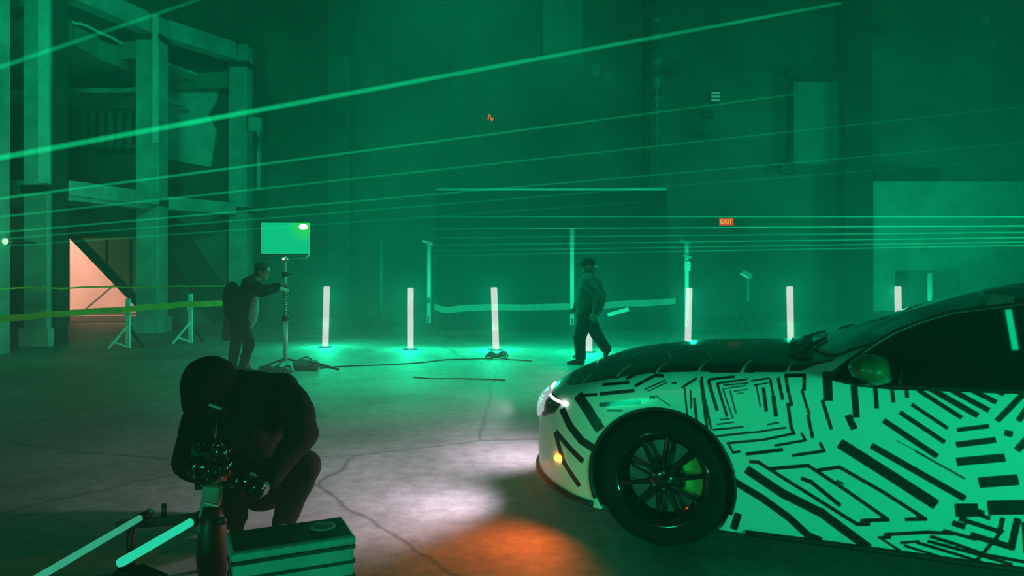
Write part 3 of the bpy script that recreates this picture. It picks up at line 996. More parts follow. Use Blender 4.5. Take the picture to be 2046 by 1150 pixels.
# ---- dazzle pattern: strokes given on the flank (length u, height z) and, widened to darken it, on the bonnet (length u, side offset y)
#STROKES_BEGIN
SIDE = [
    (0.0113,(0.236,0.884),(0.366,0.904)),
    (0.0173,(0.239,0.882),(0.286,0.735)),
    (0.0097,(0.278,0.868),(0.428,0.896)),
    (0.0135,(0.283,0.868),(0.334,0.709)),
    (0.0075,(0.312,0.861),(0.434,0.879)),
    (0.0086,(0.311,0.847),(0.362,0.701)),
    (0.0064,(0.318,0.845),(0.425,0.867)),
    (0.0135,(0.203,0.891),(0.228,0.77),(0.237,0.629)),
    (0.0113,(0.233,0.76),(0.258,0.641)),
    (0.0086,(0.443,0.888),(0.534,0.906)),
    (0.0075,(0.458,0.869),(0.526,0.884)),
    (0.0086,(0.471,0.87),(0.491,0.768)),
    (0.0171,(0.504,0.862),(0.519,0.746)),
    (0.0198,(0.55,0.828),(0.564,0.725)),
    (0.0124,(0.535,0.902),(0.55,0.828)),
    (0.0161,(0.571,0.91),(0.595,0.807)),
    (0.0075,(0.298,0.692),(0.348,0.7)),
    (0.0075,(0.284,0.667),(0.367,0.685)),
    (0.0097,(0.263,0.639),(0.413,0.665)),
    (0.0086,(0.523,0.684),(0.578,0.698)),
    (0.0113,(0.282,0.609),(0.446,0.641)),
    (0.0097,(0.446,0.638),(0.613,0.677)),
    (0.0124,(0.335,0.579),(0.506,0.61),(0.649,0.652)),
    (0.0124,(0.339,0.579),(0.363,0.535),(0.395,0.543)),
    (0.0173,(0.428,0.534),(0.506,0.55),(0.591,0.569)),
    (0.0124,(0.56,0.586),(0.698,0.623),(0.68,0.654)),
    (0.0151,(0.64,0.545),(0.78,0.579),(0.763,0.614)),
    (0.0172,(0.607,0.921),(0.692,0.927),(0.691,0.863)),
    (0.0151,(0.607,0.921),(0.617,0.859),(0.635,0.786)),
    (0.0134,(0.68,0.863),(0.715,0.745)),
    (0.0161,(0.708,0.744),(0.73,0.635)),
    (0.016,(0.618,0.79),(0.633,0.679),(0.645,0.651)),
    (0.0431,(0.794,0.949),(0.798,0.815)),
    (0.0171,(0.772,0.818),(0.812,0.683)),
    (0.0306,(0.911,0.894),(0.921,0.746)),
    (0.0322,(0.883,0.756),(0.912,0.691)),
    (0.0086,(0.346,0.839),(0.376,0.726)),
    (0.0064,(0.361,0.835),(0.43,0.849)),
    (0.0054,(0.375,0.824),(0.412,0.831)),
    (0.0268,(1.035,0.742),(1.255,0.596)),
    (0.0219,(1.103,0.784),(1.285,0.662)),
    (0.0175,(1.152,0.823),(1.297,0.725)),
    (0.0204,(1.178,0.89),(1.353,0.776)),
    (0.0269,(1.182,0.925),(1.416,0.79)),
    (0.0245,(1.266,0.923),(1.459,0.816)),
    (0.0226,(1.354,0.921),(1.488,0.853)),
    (0.0206,(1.444,0.92),(1.518,0.89)),
    (0.0195,(1.001,0.905),(1.008,0.794)),
    (0.0175,(1.07,0.906),(1.078,0.826)),
    (0.0175,(1.13,0.922),(1.135,0.85)),
    (0.0197,(1.332,0.721),(1.458,0.748)),
    (0.0271,(1.328,0.655),(1.483,0.69)),
    (0.0249,(1.612,0.923),(1.486,0.772)),
    (0.0248,(1.61,0.852),(1.567,0.778)),
    (0.0273,(1.514,0.724),(1.547,0.719)),
    (0.0299,(1.61,0.718),(1.56,0.65)),
    (0.0057,(1.087,0.655),(1.207,0.595)),
    (0.0371,(1.329,0.579),(1.517,0.616)),
    (0.0482,(1.415,0.495),(1.566,0.524)),
    (0.0655,(1.45,0.386),(1.649,0.414)),
    (0.0602,(1.324,0.36),(1.416,0.371)),
    (0.0293,(1.382,0.367),(1.439,0.357)),
    (0.0505,(0.862,0.613),(1.048,0.501),(1.236,0.384)),
    (0.031,(0.982,0.623),(1.364,0.416)),
    (0.0098,(1.164,0.614),(1.364,0.506)),
    (0.018,(0.445,0.498),(0.483,0.498),(0.924,0.244),(0.974,0.25)),
    (0.0452,(0.438,0.451),(0.596,0.354),(0.769,0.279),(0.892,0.193),(0.962,0.144)),
    (0.0372,(0.282,0.425),(0.367,0.392),(0.5,0.321),(0.622,0.239),(0.709,0.161),(0.756,0.145)),
    (0.0264,(0.339,0.446),(0.353,0.402)),
    (0.0369,(0.387,0.233),(0.362,0.145)),
    (0.018,(0.541,0.472),(0.71,0.503),(0.879,0.399),(1.055,0.282),(0.943,0.264)),
    (0.018,(0.756,0.486),(0.847,0.509),(1.036,0.409),(1.207,0.305),(1.129,0.293)),
    (0.0206,(0.683,0.437),(0.723,0.425),(0.847,0.328)),
    (0.0099,(0.834,0.444),(0.869,0.43)),
    (0.0168,(1.043,0.21),(1.219,0.245),(1.314,0.25)),
    (0.0152,(1.012,0.191),(1.068,0.199)),
    (0.0126,(1.025,0.189),(1.112,0.137)),
    (0.0127,(1.105,0.179),(1.184,0.197)),
    (0.0168,(1.278,0.262),(1.412,0.236)),
    (0.016,(1.231,0.225),(1.314,0.208),(1.447,0.172),(1.61,0.159)),
    (0.0152,(1.22,0.202),(1.396,0.172),(1.544,0.142)),
    (0.0152,(1.178,0.189),(1.338,0.156),(1.471,0.124)),
    (0.0127,(1.124,0.168),(1.28,0.133),(1.397,0.116)),
    (0.0127,(1.154,0.136),(1.316,0.125)),
    (0.021,(1.348,0.322),(1.497,0.284),(1.507,0.342)),
    (0.0168,(1.417,0.351),(1.462,0.337)),
    (0.0296,(1.395,0.254),(1.542,0.22),(1.563,0.343)),
    (0.0269,(1.313,0.301),(1.366,0.287)),
    (0.0154,(1.397,0.116),(1.511,0.296)),
    (0.0237,(1.59,0.34),(1.598,0.201)),
    (0.0135,(-0.306,0.857),(-0.231,0.866)),
    (0.0145,(-0.319,0.824),(-0.168,0.847)),
    (0.0189,(-0.327,0.778),(-0.136,0.809)),
    (0.0163,(-0.442,0.76),(-0.338,0.775)),
    (0.0227,(-0.324,0.723),(-0.097,0.753)),
    (0.0105,(-0.28,0.696),(-0.195,0.702)),
    (0.0161,(-0.193,0.861),(-0.114,0.901)),
    (0.0159,(-0.133,0.833),(-0.037,0.888),(0.005,0.888)),
    (0.0076,(-0.084,0.817),(0.023,0.871)),
    (0.0065,(-0.068,0.808),(0.035,0.862)),
    (0.0158,(-0.057,0.779),(-0.027,0.781)),
    (0.0076,(-0.027,0.791),(0.055,0.742)),
    (0.0092,(-0.0,0.733),(0.14,0.655),(0.294,0.564)),
    (0.0092,(-0.005,0.717),(0.14,0.635),(0.299,0.526)),
    (0.0103,(0.122,0.839),(0.139,0.699)),
    (0.0156,(0.172,0.794),(0.188,0.658)),
    (0.013,(0.202,0.881),(0.237,0.633)),
    (0.0119,(0.107,0.838),(0.181,0.889)),
    (0.0103,(0.152,0.831),(0.158,0.734)),
    (0.0589,(-0.44,0.748),(-0.39,0.694),(-0.326,0.608)),
    (0.0445,(-0.542,0.665),(-0.493,0.594),(-0.42,0.525),(-0.341,0.487)),
    (0.0317,(-0.579,0.542),(-0.524,0.499),(-0.421,0.42)),
    (0.0134,(-0.36,0.656),(-0.31,0.64)),
    (0.0092,(0.055,0.859),(0.081,0.858)),
    (0.0296,(-0.591,0.535),(-0.532,0.387),(-0.443,0.282)),
    (0.018,(1.92,0.455),(2.04,0.845),(2.55,0.8),(2.505,0.41)),
    (0.018,(1.98,0.485),(2.078,0.804),(2.495,0.767),(2.459,0.448)),
    (0.018,(2.04,0.515),(2.116,0.763),(2.441,0.735),(2.412,0.486)),
    (0.018,(2.1,0.545),(2.155,0.722),(2.386,0.702),(2.366,0.525)),
    (0.018,(2.16,0.575),(2.193,0.681),(2.332,0.669),(2.32,0.563)),
    (0.018,(3.56,0.896),(3.521,0.558),(3.014,0.597),(3.118,0.935)),
    (0.018,(3.513,0.868),(3.481,0.591),(3.066,0.623),(3.151,0.9)),
    (0.018,(3.465,0.839),(3.441,0.624),(3.118,0.649),(3.184,0.864)),
    (0.018,(3.418,0.811),(3.4,0.657),(3.17,0.675),(3.217,0.829)),
    (0.018,(3.371,0.783),(3.36,0.69),(3.222,0.701),(3.25,0.793)),
    (0.024,(2.02,0.22),(1.9,0.44)),
    (0.022,(2.6,0.86),(2.85,0.92)),
    (0.024,(2.07,0.24),(1.9449999999999998,0.47)),
    (0.022,(2.6,0.82),(2.85,0.89)),
    (0.024,(2.12,0.26),(1.99,0.5)),
    (0.022,(2.6,0.78),(2.85,0.8600000000000001)),
    (0.024,(2.17,0.28),(2.035,0.53)),
    (0.022,(2.6,0.74),(2.85,0.8300000000000001)),
    (0.024,(2.22,0.3),(2.08,0.56)),
    (0.022,(2.6,0.7),(2.85,0.8)),
    (0.024,(2.27,0.32),(2.125,0.59)),
    (0.022,(2.6,0.6599999999999999),(2.85,0.77)),
    (0.024,(2.3200000000000003,0.33999999999999997),(2.17,0.62)),
    (0.022,(2.62,0.8300000000000001),(2.66,0.8200000000000001)),
    (0.024,(3.55,0.35),(3.82,0.33)),
    (0.024,(3.55,0.42),(3.82,0.41000000000000003)),
    (0.024,(3.55,0.49),(3.82,0.49)),
    (0.024,(3.55,0.56),(3.82,0.5700000000000001)),
    (0.024,(3.55,0.63),(3.82,0.65)),
    (0.024,(3.55,0.7),(3.82,0.73))]
TOP = [  # bonnet bands widened to near black, painting in the dark reflection there
    (0.2,(-0.800,-0.020),(-0.750,0.300),(-0.820,0.620),(-0.770,0.950)),
    (0.2,(-0.585,-0.020),(-0.535,0.320),(-0.605,0.620),(-0.555,0.950)),
    (0.2,(-0.370,-0.020),(-0.320,0.340),(-0.390,0.620),(-0.340,0.950)),
    (0.2,(-0.155,-0.020),(-0.105,0.300),(-0.175,0.620),(-0.125,0.950)),
    (0.2,(0.060,-0.020),(0.110,0.320),(0.040,0.620),(0.090,0.950)),
    (0.2,(0.275,-0.020),(0.325,0.340),(0.255,0.620),(0.305,0.950)),
    (0.2,(0.490,-0.020),(0.540,0.300),(0.470,0.620),(0.520,0.950)),
    (0.2,(0.705,-0.020),(0.755,0.320),(0.685,0.620),(0.735,0.950)),
    (0.14,(1.620,0.000),(1.720,0.500),(1.580,0.950)),
    (0.14,(1.790,0.000),(1.890,0.500),(1.750,0.950)),
    (0.14,(1.960,0.000),(2.060,0.500),(1.920,0.950)),
    (0.14,(2.130,0.000),(2.230,0.500),(2.090,0.950)),
    (0.14,(2.300,0.000),(2.400,0.500),(2.260,0.950)),
    (0.14,(2.470,0.000),(2.570,0.500),(2.430,0.950)),
    (0.14,(2.640,0.000),(2.740,0.500),(2.600,0.950)),
    (0.14,(2.810,0.000),(2.910,0.500),(2.770,0.950)),
    (0.14,(2.980,0.000),(3.080,0.500),(2.940,0.950)),
    (0.14,(3.150,0.000),(3.250,0.500),(3.110,0.950)),
    (0.14,(3.320,0.000),(3.420,0.500),(3.280,0.950)),
    (0.14,(3.490,0.000),(3.590,0.500),(3.450,0.950)),
    (0.14,(3.660,0.000),(3.760,0.500),(3.620,0.950)),
    (0.14,(3.830,0.000),(3.930,0.500),(3.790,0.950))]
#STROKES_END


def strokes_sdf(P, strokes):
    d = np.full(len(P), 9.0)
    for s in strokes:
        wd_, pts_ = s[0], s[1:]
        for a, c in zip(pts_, pts_[1:]):
            a, c = np.array(a), np.array(c)
            L_ = np.linalg.norm(c - a)
            if L_ < 1e-6: continue
            e = (c - a) / L_
            q = P - (a + c) / 2
            x = np.abs(q @ e) - L_ / 2 - (wd_ * .35 if len(pts_) > 2 else 0)
            y = np.abs(q @ np.array([-e[1], e[0]])) - wd_ / 2
            d = np.minimum(d, np.maximum(x, y))
    return d


def pattern_of(co, nz):
    side = np.stack([co[:, 0], co[:, 2]], 1)
    yy = np.minimum(co[:, 1], 2 * HW - co[:, 1])
    top = np.stack([co[:, 0], yy], 1)
    ds, dt = strokes_sdf(side, SIDE), strokes_sdf(top, TOP)
    return np.where(nz > .87, dt, ds)


wm = bpy.data.materials.new('dazzle_wrap_vinyl')
wm.use_nodes = True
n, L = wm.node_tree.nodes, wm.node_tree.links
b = n['Principled BSDF']
at = n.new('ShaderNodeAttribute'); at.attribute_name = 'stripe_distance'
cr = n.new('ShaderNodeValToRGB')
cr.color_ramp.elements[0].position = .497; cr.color_ramp.elements[0].color = (.004, .004, .004, 1)
cr.color_ramp.elements[1].position = .503; cr.color_ramp.elements[1].color = (.76, .76, .74, 1)
mm = n.new('ShaderNodeMath'); mm.operation = 'ADD'; mm.inputs[1].default_value = .5
L.new(at.outputs['Fac'], mm.inputs[0]); L.new(mm.outputs[0], cr.inputs['Fac'])
L.new(cr.outputs[0], b.inputs['Base Color'])
b.inputs['Roughness'].default_value = .42
b.inputs['Coat Weight'].default_value = .35
b.inputs['Coat Roughness'].default_value = .12
M['wrap'] = wm
shell = obj('body_shell', body, 'wrap', car, True)
me = shell.data
nv = len(me.vertices)
co = np.empty(nv * 3); me.vertices.foreach_get('co', co); co = co.reshape(-1, 3)
no = np.empty(nv * 3); me.vertices.foreach_get('normal', no); no = no.reshape(-1, 3)
sd = pattern_of(co, no[:, 2])
att = me.attributes.new('stripe_distance', 'FLOAT', 'POINT')
att.data.foreach_set('value', np.clip(sd * 2.0, -.5, .5).astype(np.float32))
sh = shell.modifiers.new('thickness', 'SOLIDIFY'); sh.thickness = .012; sh.offset = -1


def patch(name, pts, m, mode='side', off=.004, step=.02, th=.004, smooth=True, far=False, parent=car, label=None):
    """panel lying on the shell: outline in (u,z) seen from the side, in (u,y) seen from above, or (y,z) from the front"""
    from mathutils.geometry import delaunay_2d_cdt
    out = []
    for i in range(len(pts)):
        a, c = V(pts[i]).to_2d(), V(pts[(i + 1) % len(pts)]).to_2d()
        k = max(1, int((c - a).length / step))
        out += [a.lerp(c, q / k) for q in range(k)]
    xs = [p.x for p in out]; ys = [p.y for p in out]

    def inside(p):
        r = False
        j = len(out) - 1
        for i in range(len(out)):
            if (out[i].y > p.y) != (out[j].y > p.y) and p.x < (out[j].x - out[i].x) * (p.y - out[i].y) / (out[j].y - out[i].y) + out[i].x:
                r = not r
            j = i
        return r
    g = []
    x = min(xs) + step / 2
    while x < max(xs):
        y_ = min(ys) + step / 2
        while y_ < max(ys):
            p = V((x, y_))
            if inside(p) and min((p - q).length for q in out) > step * .45: g.append(p)
            y_ += step
        x += step
    nb_ = len(out)
    vs_, _, fs, *_r = delaunay_2d_cdt(out + g, [], [list(range(nb_))], 1, 1e-5)
    bm = nb()
    bv_ = []
    for p in vs_:
        if mode == 'side':
            o_, d_ = V((p.x, -1.0 if not far else 3, p.y)), V((0, 1 if not far else -1, 0))
        elif mode == 'top':
            o_, d_ = V((p.x, p.y, 3)), V((0, 0, -1))
        elif mode == 'rear':
            o_, d_ = V((6, p.x, p.y)), V((-1, 0, 0))
        else:
            o_, d_ = V((-3, p.x, p.y)), V((1, 0, 0))
        hit, nrm, _, _ = BVH.ray_cast(o_, d_)
        if hit is None:
            hit, nrm, _, _ = BVH.find_nearest(o_ + d_ * 1.1)
        if nrm.dot(d_) > 0: nrm = -nrm
        bv_.append(bm.verts.new(hit + nrm * off))
    for f in fs:
        try: bm.faces.new([bv_[i] for i in f])
        except Exception: pass
    o = obj(name, bm, m, parent, smooth)
    if th:
        s_ = o.modifiers.new('thickness', 'SOLIDIFY'); s_.thickness = th; s_.offset = 0
    if label: o['label'] = label
    return o


M['glass'] = mat('tinted_glass', (.003, .005, .004), .03, var=.1, scale=2, spec=.3)
M['windscreen'] = mat('windscreen_glass', (.02, .03, .025), .06, var=.2, scale=2, spec=.6)
DLO = [(.80, .925), (.90, 1.005), (1.016, 1.088), (1.10, 1.14), (1.2, 1.186), (1.35, 1.236), (1.65, 1.283), (2.0, 1.30), (2.35, 1.285),
       (2.7, 1.20), (2.95, 1.10), (3.12, 1.00), (2.9, .965), (2.3, .945), (1.60, .918), (1.07, .902), (.92, .905)]
# the door glass is nearly flat: fit one smooth sheet through the flank of the cabin
_s = [(u, z, side_hit(u, z)[0].y) for u in np.linspace(.95, 2.85, 30) for z in np.linspace(.97, 1.24, 8) if z < 1.02 + .3 * min(1, (u - .9) / .5) and z < 1.27 - .25 * max(0, u - 2.4)]
_A = np.array([[1, z, u, u * u] for u, z, y in _s]); _b = np.array([y for *_q, y in _s])
_c = np.linalg.lstsq(_A, _b, rcond=None)[0]


def glass_y(u, z): return float(_c @ np.array([1, z, u, u * u]))


_sh = max(min(.048, max(glass_y(u, z) - side_hit(u, z)[0].y for u, z in DLO)), .006) + .004


def flat_glass(o, far):
    for v in o.data.vertices:
        y = glass_y(v.co.x, v.co.z) - _sh
        v.co.y = y if not far else 2 * HW - y
    for q in o.modifiers: q.thickness = .02; q.offset = 0


flat_glass(patch('side_window', DLO, 'glass', off=.006, label='black tinted side glass'), False)
patch('side_window', DLO, 'glass', off=.006, far=True)
bm = nb()


def on_side(u, z, off=.008):
    return V((u, glass_y(u, z) - _sh - .008, z))
loop = DLO + [DLO[0]]
path(bm, [on_side(u, z) for u, z in loop], .012, 6)
obj('window_trim', bm, 'black_plastic', car, True)
# windscreen, roof glass and rear window
wsp = [(.73, HW), (.73, HW - .3), (.80, HW - .60), (.86, HW - .70), (1.1, HW - .655), (1.35, HW - .62), (1.50, HW - .585), (1.56, HW - .3), (1.58, HW)]
patch('windscreen', wsp + [(u, 2 * HW - y) for u, y in wsp[::-1][1:-1]], 'windscreen', 'top', off=.005, step=.03)
rwp = [(2.72, HW), (2.74, HW - .4), (2.8, HW - .56), (3.4, HW - .56), (3.48, HW - .3), (3.5, HW)]
patch('rear_window', rwp + [(u, 2 * HW - y) for u, y in rwp[::-1][1:-1]], 'glass', 'top', off=.005, step=.04)
patch('cowl_panel', [(.60, HW - .5), (.60, HW + .5), (.66, HW + .66), (.73, HW + .7), (.725, HW), (.73, HW - .7), (.66, HW - .66)], 'black_plastic', 'top', off=.004, step=.04)
for y in (HW - .45, HW + .25):
    a_ = BVH.ray_cast(V((.68, y, 3)), V((0, 0, -1)))[0] + V((0, 0, .02))
    c_ = BVH.ray_cast(V((.80, y + .55, 3)), V((0, 0, -1)))[0] + V((0, 0, .02))
    obj('wiper', beam(nb(), a_, c_, .018, .014), 'black_plastic', car)

# lower black trim: sill, splitter, bumper intakes
def strip(us_, zs_, r, m, name, ysgn=0):
    bm = nb()
    pts = []
    for u, z in zip(us_, zs_):
        hit, nrm = side_hit(u, z)
        pts.append(V((hit.x, hit.y if not ysgn else 2 * HW - hit.y, hit.z)))
    path(bm, pts, r, 10)
    return obj(name, bm, m, car, True)
for s in (0, 1):
    strip(np.linspace(.42, 2.42, 24), np.linspace(.135, .112, 24), .016, 'black_plastic', 'sill_skirt', s)
bm = nb()
ring = []
_us = list(-.855 + .50 * (np.linspace(0, 1, 26) ** 2.2))
for u in _us[::-1]:
    v_, z_ = cprof(float(u))[3]
    ring.append(V((u - .006, HW - v_ - .004, z_ - .004)))
for u in _us[1:]:
    v_, z_ = cprof(float(u))[3]
    ring.append(V((u - .006, HW + v_ + .004, z_ - .004)))
path(bm, ring, .018, 8)
obj('front_splitter', bm, 'black_plastic', car, True)
patch('front_grille', [(HW - .42, .34), (HW - .50, .50), (HW - .30, .60), (HW + .30, .60), (HW + .50, .50), (HW + .42, .34)], 'black_gloss', 'front', off=.004, step=.03)
patch('rear_light', [(HW - .80, .80), (HW - .80, .88), (HW + .80, .88), (HW + .80, .80)], 'black_gloss', 'rear', off=.005, step=.03)

# wheels
def wheel(ax, far=False):
    s = -1 if not far else 1                      # outward direction in y
    yo = .035 if not far else 2 * HW - .035
    w = bpy.data.objects.new('wheel', None); COL.objects.link(w); w.parent = car
    w.location = (ax, yo, AZ - .003)
    if far: w.rotation_euler = (0, 0, PI)
    R_, RIM = .349, .248
    # local: outer face at y=0, inboard is +y
    prof = [(RIM, .0), (RIM + .012, -.006), (RIM + .035, -.012), (R_ - .03, -.006), (R_ - .008, .012), (R_, .035), (R_, .20), (R_ - .01, .225), (R_ - .04, .24),
            (RIM + .01, .235), (RIM, .225), (RIM, 0)]
    obj('tyre', lathe(nb(), prof, seg=72), 'rubber', w, True)
    bm = nb()
    lathe(bm, [(RIM - .004, .235), (RIM - .008, .02), (RIM + .004, .0), (RIM - .004, -.004), (RIM - .02, .008), (RIM - .028, .03), (RIM - .034, .235)], seg=64)
    obj('rim_barrel', bm, 'black_gloss', w, True)
    for k in range(10):
        a = 2 * PI * k / 10 + .18
        bm = nb()
        d0 = V((math.cos(a), 0, math.sin(a)))
        t0 = V((-math.sin(a), 0, math.cos(a)))
        A_, B_ = d0 * .045 + V((0, .012, 0)), d0 * (RIM - .016) + V((0, .022, 0))
        wd0, wd1 = .017, .013
        vv = []
        for P_, w_, dp in ((A_, wd0, .04), (d0 * .16 + V((0, .002, 0)), .012, .03), (B_, wd1, .03)):
            vv.append([bm.verts.new(P_ + t0 * w_ * q + V((0, dp * e, 0))) for q, e in ((-1, .25), (-.5, 0), (.5, 0), (1, .25), (1, 1), (-1, 1))])
        for r0, r1_ in zip(vv, vv[1:]):
            for q in range(6):
                bm.faces.new((r0[q], r0[(q + 1) % 6], r1_[(q + 1) % 6], r1_[q]))
        bm.faces.new(vv[0]); bm.faces.new(vv[-1])
        obj('spoke', bm, 'black_gloss', w)
    obj('hub', lathe(nb(), [(0, .0), (.03, -.002), (.062, .008), (.07, .03), (.07, .09), (0, .09)], seg=32), 'black_gloss', w, True)
    for k in range(5):
        a = 2 * PI * k / 5
        obj('wheel_bolt', tube(nb(), (math.cos(a) * .045, .014, math.sin(a) * .045), (math.cos(a) * .045, -.004, math.sin(a) * .045), .009, seg=6), 'disc', w)
    obj('brake_disc', lathe(nb(), [(.07, .10), (.19, .10), (.19, .128), (.07, .128)], seg=48), 'disc', w)
    bm = nb()
    prev = None
    side = 1
    for k in range(13):
        a = -.62 + 1.24 * k / 12
        if far: a += PI
        cur = []
        for r, yy_ in ((.115, .07), (.205, .062), (.215, .10), (.215, .15), (.115, .15)):
            cur.append(bm.verts.new((math.cos(a) * r, yy_, math.sin(a) * r)))
        if prev:
            for q in range(5):
                bm.faces.new((prev[q], prev[(q + 1) % 5], cur[(q + 1) % 5], cur[q]))
        else: bm.faces.new(cur)
        prev = cur
    bm.faces.new(prev)
    obj('brake_caliper', bm, 'caliper', w, bevel=.006)
    return w
for ax in AXLES:
    for far in (False, True):
        wheel(ax, far)
        bm = nb()
        y0 = .055 if not far else 2 * HW - .055
        y1 = .40 if not far else 2 * HW - .40
        lathe(bm, [(AR + .004, y0), (AR + .03, (y0 + y1) / 2), (AR + .02, y1), (0, y1)], c=(ax, 0, AZ), seg=64)
        bmesh.ops.delete(bm, geom=[f for f in bm.faces if f.calc_center_median().z < .19], context='FACES')
        obj('wheel_arch_liner', bm, 'black_plastic', car, True)
        bm = nb()
        arc = []
        for k in range(49):
            a = PI * (-.14 + 1.28 * k / 48)
            u, z = ax + math.cos(a) * (AR + .006), AZ + math.sin(a) * (AR + .006)
            hit = side_hit(u, z)[0]
            if hit and z > .2: arc.append(V((u, hit.y if not far else 2 * HW - hit.y, z)))
        path(bm, arc, .010, 6)
        obj('arch_lip', bm, 'black_plastic', car, True)
obj('underbody', box2(nb(), (.42, .12, .11), (2.42, 2 * HW - .12, .2)), 'black_plastic', car)

# headlights
M['lamp_white'] = glow_mat('headlight_strip', (1.0, .97, .98), 5.0)
M['lamp_cover'] = mat('headlight_cover', (.60, .62, .66), .12, var=.1, scale=5, emit=(.62, .60, .68), estr=.55)
M['lamp_dark'] = mat('headlight_housing', (.05, .055, .06), .15, var=.2, scale=8)
M['amber'] = glow_mat('amber_marker', (1.0, .26, .015), 14.0)
for far in (False, True):
    def F(pts): return pts
    patch('headlight', [(-.745, .665), (-.70, .60), (-.60, .645), (-.545, .715), (-.63, .735), (-.70, .735)], 'lamp_dark', 'side', off=.005, far=far, step=.012,
          label='dark headlight housing')
for far in (False, True):
    ym = (lambda y: y) if not far else (lambda y: 2 * HW - y)
    pts = []
    for k in range(12):
        u = -.755 + .235 * k / 11; z = .737 - .030 * k / 11
        hit, nrm = side_hit(u, z)
        if hit: pts.append(V((hit.x, ym(hit.y - .012), hit.z)))
    obj('daylight_strip', path(nb(), pts, .008, 8), 'lamp_white', car, True, )
    lens = patch('headlight_lens', [(ym(.50), .60), (ym(.46), .73), (ym(.30), .738), (ym(.20), .735), (ym(.17), .64), (ym(.24), .59)], 'lamp_cover', 'front', off=.012, step=.02)
    # beam of the low lights
    l = bpy.data.lights.new('headlight_beam', 'SPOT')
    l.energy = 120; l.color = (1.0, .80, 1.0); l.spot_size = math.radians(118); l.spot_blend = 1.0; l.shadow_soft_size = .05
    o = bpy.data.objects.new('headlight_beam', l); COL.objects.link(o); o.parent = car
    o.location = (-.93, ym(.33), .64)
    o.rotation_euler = V((-1, -.22 if not far else .05, -.52)).to_track_quat('-Z', 'Y').to_euler()
# amber side marker in the bumper corner
hit, nrm = side_hit(-.565, .405)
bm = nb(); ball(bm, hit + nrm * .004, (.028, .012, .022), sub=2)
obj('side_marker', bm, 'amber', car, True)
l = bpy.data.lights.new('amber_glow', 'SPOT')
l.energy = 30; l.color = (1.0, .13, .01); l.spot_size = math.radians(150); l.spot_blend = 1.0; l.shadow_soft_size = .02
o = bpy.data.objects.new('amber_glow', l); COL.objects.link(o); o.parent = car
o.location = hit + nrm * .06
o.rotation_euler = V((-.75, -1.0, -.75)).to_track_quat('-Z', 'Y').to_euler()
hit2 = V((hit.x, 2 * HW - hit.y, hit.z))
bm = nb(); ball(bm, hit2, (.028, .012, .022), sub=2)
obj('side_marker', bm, 'amber', car, True)

# mirrors
M['mirror_paint'] = mat('mirror_paint', (.10, .13, .05), .3, var=.3, scale=12, coat=.4)
for far in (False, True):
    s = -1 if not far else 1
    y0 = .10 if not far else 2 * HW - .10
    mr = nb()
    cx, cy, cz = .98, y0 + s * .16, .985
    for (c_, r_) in (((cx, cy, cz), (.085, .115, .072)), ((cx + .03, cy - s * .03, cz - .005), (.075, .10, .068)), ((cx - .03, cy + s * .02, cz + .005), (.07, .09, .058))):
        ball(mr, c_, r_, sub=3)
    o = obj('mirror_housing', mr, 'mirror_paint', car, True)
    o['label'] = 'door mirror housing'
    m_ = o.modifiers.new('fuse', 'REMESH'); m_.mode = 'VOXEL'; m_.voxel_size = .008; m_.use_smooth_shade = True
    obj('mirror_base', beam(nb(), (cx - .02, y0 + s * -.06, .925), (cx, cy, .935), .09, .03), 'black_plastic', car, bevel=.008)
    mg = nb(); lathe(mg, [(0, .118), (.055, .118), (.06, .108), (0, .108)], axis='X', seg=32)
    g_ = obj('mirror_glass', mg, 'glass', car, True)
    g_.location = (cx, cy, cz); g_.scale = (1, 1.5, .95)
    ml = nb(); ball(ml, (cx - .04, cy - .0 * s, cz - .06), (.06, .085, .02), sub=2)
    obj('mirror_underside', ml, 'black_plastic', car, True)
# interior: seats and steering wheel behind the dark glass
for yy_ in (HW - .38, HW + .38):
    bm = nb(); ball(bm, (1.95, yy_, .62), (.10, .22, .34), Matrix.Rotation(.25, 3, 'Y'), 2)
    obj('seat_back', bm, 'black_cloth', car, True)

# ------------------------------------------------------------------ people


def cap(bm, p1, p2, r1, r2, seg=14):
    """tapered limb with rounded ends"""
    p1, p2 = V(p1), V(p2)
    ball(bm, p1, r1, sub=2); ball(bm, p2, r2, sub=2)
    if (p2 - p1).length > 1e-4: tube(bm, p1, p2, r1, r2, seg)
    return bm


def limb(bm, pts, rs):
    for i in range(len(pts) - 1):
        cap(bm, pts[i], pts[i + 1], rs[i], rs[i + 1])


def fuse(name, bm, m, parent, vox=.012, smooth=6, cloth=0.0, label=None, cs=.12):
    o = obj(name, bm, m, parent, True)
    r = o.modifiers.new('fuse', 'REMESH'); r.mode = 'VOXEL'; r.voxel_size = vox; r.use_smooth_shade = True
    s_ = o.modifiers.new('relax', 'SMOOTH'); s_.iterations = smooth; s_.factor = .5
    if cloth:
        tx = bpy.data.textures.new('folds', 'CLOUDS'); tx.noise_scale = cs; tx.noise_depth = 3
        d = o.modifiers.new('folds', 'DISPLACE'); d.texture = tx; d.strength = cloth; d.mid_level = .5
    if label: o['label'] = label
    return o


